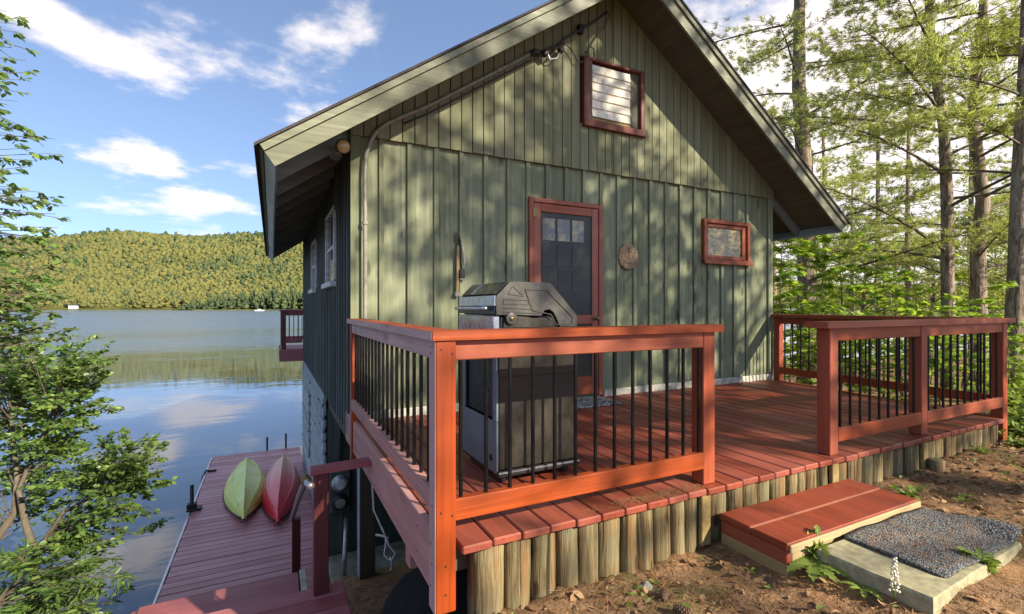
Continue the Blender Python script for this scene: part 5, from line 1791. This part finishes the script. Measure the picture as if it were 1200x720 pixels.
random.seed(77)
first = False
for (u, d, s) in ((905, 26, 1.0), (1030, 30, 1.05), (1066, 21, 0.8), (1215, 18, 1.0), (1000, 44, 1.2), (1260, 14, 0.9), (1300, 24, 1.0), (1140, 27, 1.0), (965, 33, 1.1)):
    r_ = ray(u, 360) * d
    put(PP, r_.x, r_.y, s, random.uniform(0, 6), first); first = True
first = False
for (u, d, s) in ((950, 30, 0.8), (1010, 22, 0.55), (1050, 33, 0.8), (1090, 24, 0.6), (1140, 28, 0.75), (1190, 21, 0.65), (1235, 27, 0.9), (1165, 42, 1.0), (1075, 48, 1.0), (985, 50, 1.0), (1215, 13, 0.42), (1290, 17, 0.7)):
    r_ = ray(u, 360) * d
    put(WP, r_.x, r_.y, s, random.uniform(0, 6), first); first = True

# trees on the land behind the camera: their shade dapples the cabin
SP = broadleaf((30, -40, gz(30, -40)), 12.5, 3.1, 52, M['woods'], 'tall leafy tree on the slope facing the cabin gable', 'tall trees on the slope facing the cabin', 88, 62, 0.15, low=0.44)
first = False
for (x, y, s) in ((7.9, -5.4, 1.0), (10.8, -6.2, 1.0), (10.6, -10.2, 1.15)):
    put(SP, x, y, s, random.uniform(0, 6), first); first = True


# ---- maple saplings behind the railing, undergrowth at the deck's end
def sapling(base, h, seed, label, group, nb=16, nl=30, size=0.12, name='maple_sapling', spread=0.9):
    random.seed(seed)
    base = Vector(base)
    root = empty(name, base, label, 'sapling', group)
    w, lv_ = MB(), Leaves()
    top = base + Vector((random.uniform(-.2, .2), random.uniform(-.2, .2), h))
    w.tube([base - Vector((0, 0, .2)), base.lerp(top, .5) + rv(.05), top], [0.02, 0.013, 0.004], 6)
    for i in range(nb):
        f = 0.22 + 0.78 * (i + random.random()) / nb
        src = base.lerp(top, f)
        az = random.uniform(0, 6.283)
        L = spread * (1.15 - 0.75 * f) * random.uniform(0.6, 1.2)
        tip = src + Vector((math.cos(az) * L, math.sin(az) * L, random.uniform(-0.05, 0.28) * L))
        spray(w, lv_, src, tip, nl, size, 0.1, 0.30, 0.12, 0.38, 0.008)
    w.build('stem', M['bark'], root, True)
    leaf_obj('leaves', M['maple'], MAPLE, lv_.P, lv_.D, lv_.N, lv_.S, root)
    return root


S1 = sapling((50, -30, -1), 2.9, 61, 'bright green maple sapling growing behind the deck railing', 'maple saplings behind the deck')
S2 = sapling((52, -30, -1), 2.3, 62, 'low bushy maple sapling growing behind the deck railing', 'low maple saplings behind the deck', 14, 30, 0.11)
random.seed(5)
f1 = f2 = False
for (u, d, s, k) in ((915, 8.6, 1.0, 1), (935, 9.6, 1.1, 1), (962, 8.4, 0.95, 2), (985, 9.0, 1.05, 1), (1010, 7.8, 0.9, 2), (1035, 8.6, 0.95, 1), (1060, 7.6, 0.85, 2), (1085, 8.3, 0.8, 2), (925, 11, 1.2, 1), (1000, 11, 1.1, 1), (1050, 11.5, 1.1, 1), (1125, 8.6, 0.8, 2), (1170, 8.8, 0.75, 2), (1135, 11, 1.0, 1), (890, 9.5, 1.0, 1), (1215, 6.6, 0.7, 2),
                     (905, 8.0, 0.5, 2), (925, 7.6, 0.55, 2), (950, 7.4, 0.5, 2), (972, 7.2, 0.55, 2), (995, 6.9, 0.5, 2), (1018, 6.8, 0.55, 2), (1040, 6.6, 0.5, 2), (1062, 6.5, 0.52, 2), (1085, 6.5, 0.5, 2), (1105, 6.4, 0.55, 2), (1128, 6.5, 0.5, 2), (1150, 6.4, 0.5, 2), (1180, 6.6, 0.5, 2), (1100, 7.6, 0.8, 2), (1145, 7.4, 0.75, 2)):
    r_ = ray(u, 360) * d
    if k == 1: put(S1, r_.x, r_.y, s, random.uniform(0, 6), f1); f1 = True
    else: put(S2, r_.x, r_.y, s, random.uniform(0, 6), f2); f2 = True


def low_plant(base, seed, label, group, n=26, h=0.45, size=0.07, tmpl=OVATE, name='leafy_weed', mat='weed'):
    random.seed(seed)
    base = Vector(base)
    root = empty(name, base, label, 'plant', group)
    w, lv_ = MB(), Leaves()
    for i in range(n):
        az = random.uniform(0, 6.283)
        L = h * random.uniform(.5, 1.1)
        tip = base + Vector((math.cos(az) * L * .5, math.sin(az) * L * .5, L * random.uniform(.5, 1)))
        q = bez(base, base + Vector((0, 0, L * .5)), tip, 4)
        w.tube(q, [0.004, 0.0035, 0.003, 0.002, 0.0015], 4, False)
        for k in range(9):
            g = random.uniform(.3, 1)
            j = min(3, int(g * 4))
            p = q[j].lerp(q[j + 1], g * 4 - j)
            lv_.add(p, Vector((math.cos(az), math.sin(az), .2)) + rv(.7), Vector((0, 0, 1)) + rv(.4), size * random.uniform(.6, 1.2))
    w.build('stems', M['weed'], root)
    leaf_obj('leaves', M[mat], tmpl, lv_.P, lv_.D, lv_.N, lv_.S, root)
    return root


W1 = low_plant((60, -30, 0), 71, 'leafy green weed clump in the undergrowth at the end of the deck', 'weed clumps by the deck end')
random.seed(9)
first = False
for (u, v, d, s) in ((1178, 470, 5.6, 1.0), (1190, 450, 6.0, 1.3), (1196, 490, 5.2, 1.1), (1172, 430, 6.6, 1.4), (1185, 500, 4.9, 0.9), (1200, 520, 4.7, 0.9), (1186, 415, 7.2, 1.6), (1210, 460, 5.6, 1.4), (1215, 500, 5.0, 1.2), (1180, 395, 7.8, 1.7), (1160, 520, 4.55, 0.5), (1140, 528, 4.5, 0.5), (1100, 545, 4.2, 0.42), (1120, 540, 4.3, 0.4), (1195, 545, 4.3, 0.6), (1150, 550, 4.1, 0.35)):
    p = ray(u, v) * d
    put(W1, p.x, p.y, s, random.uniform(0, 6), first); first = True

# seedlings, dead leaves and needles on the forest floor
random.seed(15)
lv_ = Leaves()
for i in range(330):
    x = random.uniform(2.2, 9.0); y = random.uniform(0.2, 1.85)
    if 2.2 < x < 3.65 and y > 0.94: continue
    if random.random() > 0.18 + 0.82 * sstep(3.0, 6.0, x): continue
    z = gz(x, y)
    for k in range(random.randint(4, 9)):
        a = random.uniform(0, 6.283)
        lv_.add((x + random.gauss(0, .02), y + random.gauss(0, .02), z + random.uniform(.01, .07)), (math.cos(a), math.sin(a), random.uniform(-.1, .5)), Vector((0, 0, 1)) + rv(.3), random.uniform(.02, .05))
for i in range(60):
    x = random.uniform(0.9, 2.2); y = random.uniform(1.0, 1.85)
    if random.random() < 0.75: continue
    z = gz(x, y)
    for k in range(4):
        a = random.uniform(0, 6.283)
        lv_.add((x, y, z + .012), (math.cos(a), math.sin(a), .2), (0, 0, 1), random.uniform(.02, .04))
tag(leaf_obj('seedlings', M['weed'], OVATE, lv_.P, lv_.D, lv_.N, lv_.S), 'sprinkling of small green seedlings on the forest floor', 'ground cover', kind='stuff')
lv_ = Leaves()
for i in range(5200):
    x = random.uniform(0.4, 8.5); y = random.uniform(0.2, 1.94)
    if SX0 - .02 < x < SX1 + .02 and y > SY0 - .03: continue
    if 2.40 < x < 3.5 and y > 0.99: continue
    if 2.84 < x < 3.98 and .44 < y < .99: continue
    a = random.uniform(0, 6.283)
    lv_.add((x, y, gz(x, y) + random.uniform(.004, .02)), (math.cos(a), math.sin(a), random.gauss(0, .25)), Vector((0, 0, 1)) + rv(.5), random.choice((.016, .022, .03, .04, .055)) * random.uniform(.8, 1.2))
tag(leaf_obj('leaf_litter', M['litter'], OVATE, lv_.P, lv_.D, lv_.N, lv_.S), 'dead brown leaves strewn over the ground in front of the deck', 'leaf litter', kind='stuff')
lv_ = Leaves()
for i in range(15000):
    x = random.uniform(0.4, 7.5); y = random.uniform(0.2, 1.94)
    zb = gz(x, y) + random.uniform(.003, .014)
    if SX0 < x < SX1 and y > SY0:
        continue
    if 2.45 < x < 3.46 and 1.04 < y < 1.5: continue
    a = random.uniform(0, 6.283)
    lv_.add((x, y, zb), (math.cos(a), math.sin(a), random.gauss(0, .08)), Vector((0, 0, 1)) + rv(.2), random.uniform(.05, .11))
tag(leaf_obj('fallen_needles', M['needle_litter'], NEEDLE, lv_.P, lv_.D, lv_.N, lv_.S, W=[.0035] * len(lv_.P)), 'fallen brown pine needles covering the ground before the deck', 'needles', kind='stuff')
lv_ = Leaves()
for i in range(700):      # needles on the deck edge and on the mat
    if random.random() < .6:
        x = random.gauss(1.9, .25); y = random.uniform(1.95, 2.02); zb = ZD + 0.003
        if x > 2.2 or x < 0.9: continue
    else:
        x = random.uniform(2.72, 3.3); y = random.uniform(1.08, 1.48); zb = -1.194
    a = random.uniform(0, 6.283)
    lv_.add((x, y, zb + random.uniform(0, .004)), (math.cos(a), math.sin(a), 0), (0, 0, 1), random.uniform(.04, .08))
tag(leaf_obj('swept_needles', M['needle_litter'], NEEDLE, lv_.P, lv_.D, lv_.N, lv_.S, W=[.0025] * len(lv_.P)), 'thin drift of pine needles on the deck edge and the mat', 'needles', kind='stuff')

# ---- single plants and finds by the step
def rosette(px_, d, label, n, L, name='rosette_weed'):
    p = ray(*px_) * d
    p = Vector((p.x, p.y, gz(p.x, p.y)))
    root = empty(name, p, label, 'plant')
    for k in range(n):
        a = 6.283 * k / n + random.uniform(-.2, .2)
        l_ = L * random.uniform(.7, 1.15)
        d_ = Vector((math.cos(a), math.sin(a), 0))
        sd = Vector((-d_.y, d_.x, 0))
        m_ = MB()
        NS = 13
        for i in range(NS + 1):
            t_ = i / NS
            w_ = l_ * 0.135 * math.sin(math.pi * min(1, t_ * .9 + .08)) * (1 + 0.75 * (i % 2)) * (0.35 + t_)
            c_ = p + d_ * (l_ * t_) + Vector((0, 0, l_ * (0.55 * t_ - 0.55 * t_ * t_) + 0.012))
            for s_ in (-1, 0, 1):
                m_.v.append(tuple(c_ + sd * (w_ * s_) + Vector((0, 0, 0.006 * abs(s_)))))
        for i in range(NS):
            for s_ in range(2):
                a_ = i * 3 + s_
                m_.f.append((a_, a_ + 1, a_ + 4, a_ + 3))
        m_.build('leaf', M['weed'], root, True)
    return root


random.seed(4)
q = onpix = at(955, 664, 2.42)
rosette((952, 662), 2.38, 'dandelion like rosette of toothed green leaves beside the red step', 14, 0.15)
rosette((1010, 692), 2.20, 'small green rosette growing at the edge of the long paver', 7, 0.08)
rosette((880, 648), 2.45, 'single fallen green leaf tuft on bare ground left of the step', 3, 0.055, 'leaf_tuft')
p = ray(1150, 684) * 2.32
cl = low_plant((p.x, p.y, gz(p.x, p.y)), 88, 'clump of round green clover leaves between the two pavers', None, 14, 0.10, 0.045, OVATE, 'clover_clump')
p = ray(978, 640) * 2.62
low_plant((2.47, 1.50, -1.28), 89, 'spray of fresh green leaves growing up against the front of the red step', None, 9, 0.14, 0.05, OVATE, 'step_weed')
p = ray(1010, 560) * 3.9
low_plant((3.62, 1.62, gz(3.62, 1.62)), 90, 'pale green weeds growing at the right end of the red step', None, 14, 0.14, 0.05, OVATE, 'step_end_weed')
# white flower spike
p = ray(1048, 720) * 2.10
p = Vector((p.x, p.y, gz(p.x, p.y)))
fs = empty('flower_spike', p, 'cream white flower spike standing in front of the long paver', 'flower')
MB().tube([p, p + Vector((.004, 0, .10)), p + Vector((0, .003, .20))], [.003, .003, .002], 6).build('stem', M['weed'], fs, True)
for k in range(40):
    f = k / 39
    a = k * 2.4
    r_ = .013 * (1.1 - .8 * f) * random.uniform(.7, 1.2)
    c_ = p + Vector((math.cos(a) * r_, math.sin(a) * r_, .055 + .145 * f))
    MB().lathe(c_ - Vector((0, 0, .006)), (math.cos(a) * .5, math.sin(a) * .5, 1), [(0, .002), (.003, .005), (.008, .0055), (.011, .002)], 7).build('petal', M['petal'], fs, True)
# pine cones, stones
t = NT('pine_cone_brown')
t.bsdf(t.mix(t.noise(t.coords(), 40, 3), (0.06, 0.035, 0.02), (0.19, 0.125, 0.075)), 0.85, spec=0.2)
M['cone'] = t.m


def cone(u, v, d, az, label):
    p = ray(u, v) * d
    p = Vector((p.x, p.y, gz(p.x, p.y) + 0.022))
    root = empty('pine_cone', p, label, 'pine cone')
    ax = Vector((math.cos(az), math.sin(az), .1)).normalized()
    s1 = ax.cross(Vector((0, 0, 1))).normalized(); s2 = ax.cross(s1)
    MB().tube([p - ax * .035, p, p + ax * .035], [.012, .016, .006], 8).build('core', M['cone'], root, True)
    m_ = MB()
    for k in range(54):
        f = k / 53
        a = k * 2.39996
        o_ = s1 * math.cos(a) + s2 * math.sin(a)
        r_ = .026 * math.sin(math.pi * (.18 + .75 * f))
        c_ = p + ax * (-.036 + .072 * f) + o_ * r_ * .6
        m_.obox(c_, (o_ + ax * .7, o_.cross(ax), ax - o_ * .7), (.009, .007, .0018), .001)
    m_.build('scales', M['cone'], root)


cone(779, 680, 2.26, 0.7, 'open brown pine cone lying beside the foot of the logs')
cone(800, 708, 2.12, 2.2, 'dark weathered pine cone lying in the needles away from the logs')


def rock(u, v, d, r_, label, name='stone', sq=0.6):
    p = ray(u, v) * d
    m_ = MB()
    V = ICO_V * (1 + rng.uniform(-.22, .22, (len(ICO_V), 1)))
    m_.add([(p.x + a * r_, p.y + b * r_ * .8, gz(p.x, p.y) + r_ * .3 + c_ * r_ * sq) for a, b, c_ in V], [tuple(f) for f in ICO_F])
    tag(m_.build(name, M['stone']), label, 'stone')


rock(1033, 572, 3.62, 0.07, 'grey stone lying by the logs at the right end of the red step')
rock(757, 668, 2.36, 0.035, 'small dark stone against the foot of the skirt logs')

# ---- specks on the far shore
for (u, d, w_, h_, nm, lb, cat) in ((88, 640, 9, 5, 'shore_house', 'small white house on the far shore of the lake', 'house'), (224, 690, 8, 4, 'boat_house', 'low boat house at the foot of the sunlit hill', 'house')):
    r_ = ray(u, 360) * (800 / ray(u, 360).y)
    root = empty(nm, (r_.x, r_.y, ZW + 1), lb, cat)
    box('wall', M['white'], root, r_.x - w_ / 2, r_.x + w_ / 2, r_.y - 8, r_.y - 3, ZW + 0.6, ZW + 0.6 + h_, 0.05)
    MB().extr([(r_.x - w_ / 2 - .5, ZW + .62 + h_), (r_.x + w_ / 2 + .5, ZW + .62 + h_), (r_.x, ZW + h_ + 3.2)], 1, r_.y - 8.5, r_.y - 2.5).build('roof', M['shingle'], root)
r_ = ray(304, 360) * (520 / ray(304, 360).y)
bt = empty('white_boat', (r_.x, r_.y, ZW), 'white motor boat moored off the wooded point', 'boat')
MB().extr([(r_.x - 4, ZW - .2), (r_.x + 3.5, ZW - .2), (r_.x + 4.6, ZW + .9), (r_.x - 4, ZW + .8)], 1, r_.y - 1, r_.y + 1).build('hull', M['white'], bt)
MB().extr([(r_.x - 1.5, ZW + .84), (r_.x + 1.6, ZW + .84), (r_.x + 1.0, ZW + 1.8), (r_.x - 1.4, ZW + 1.8)], 1, r_.y - .8, r_.y + .8).build('cabin', M['white'], bt)
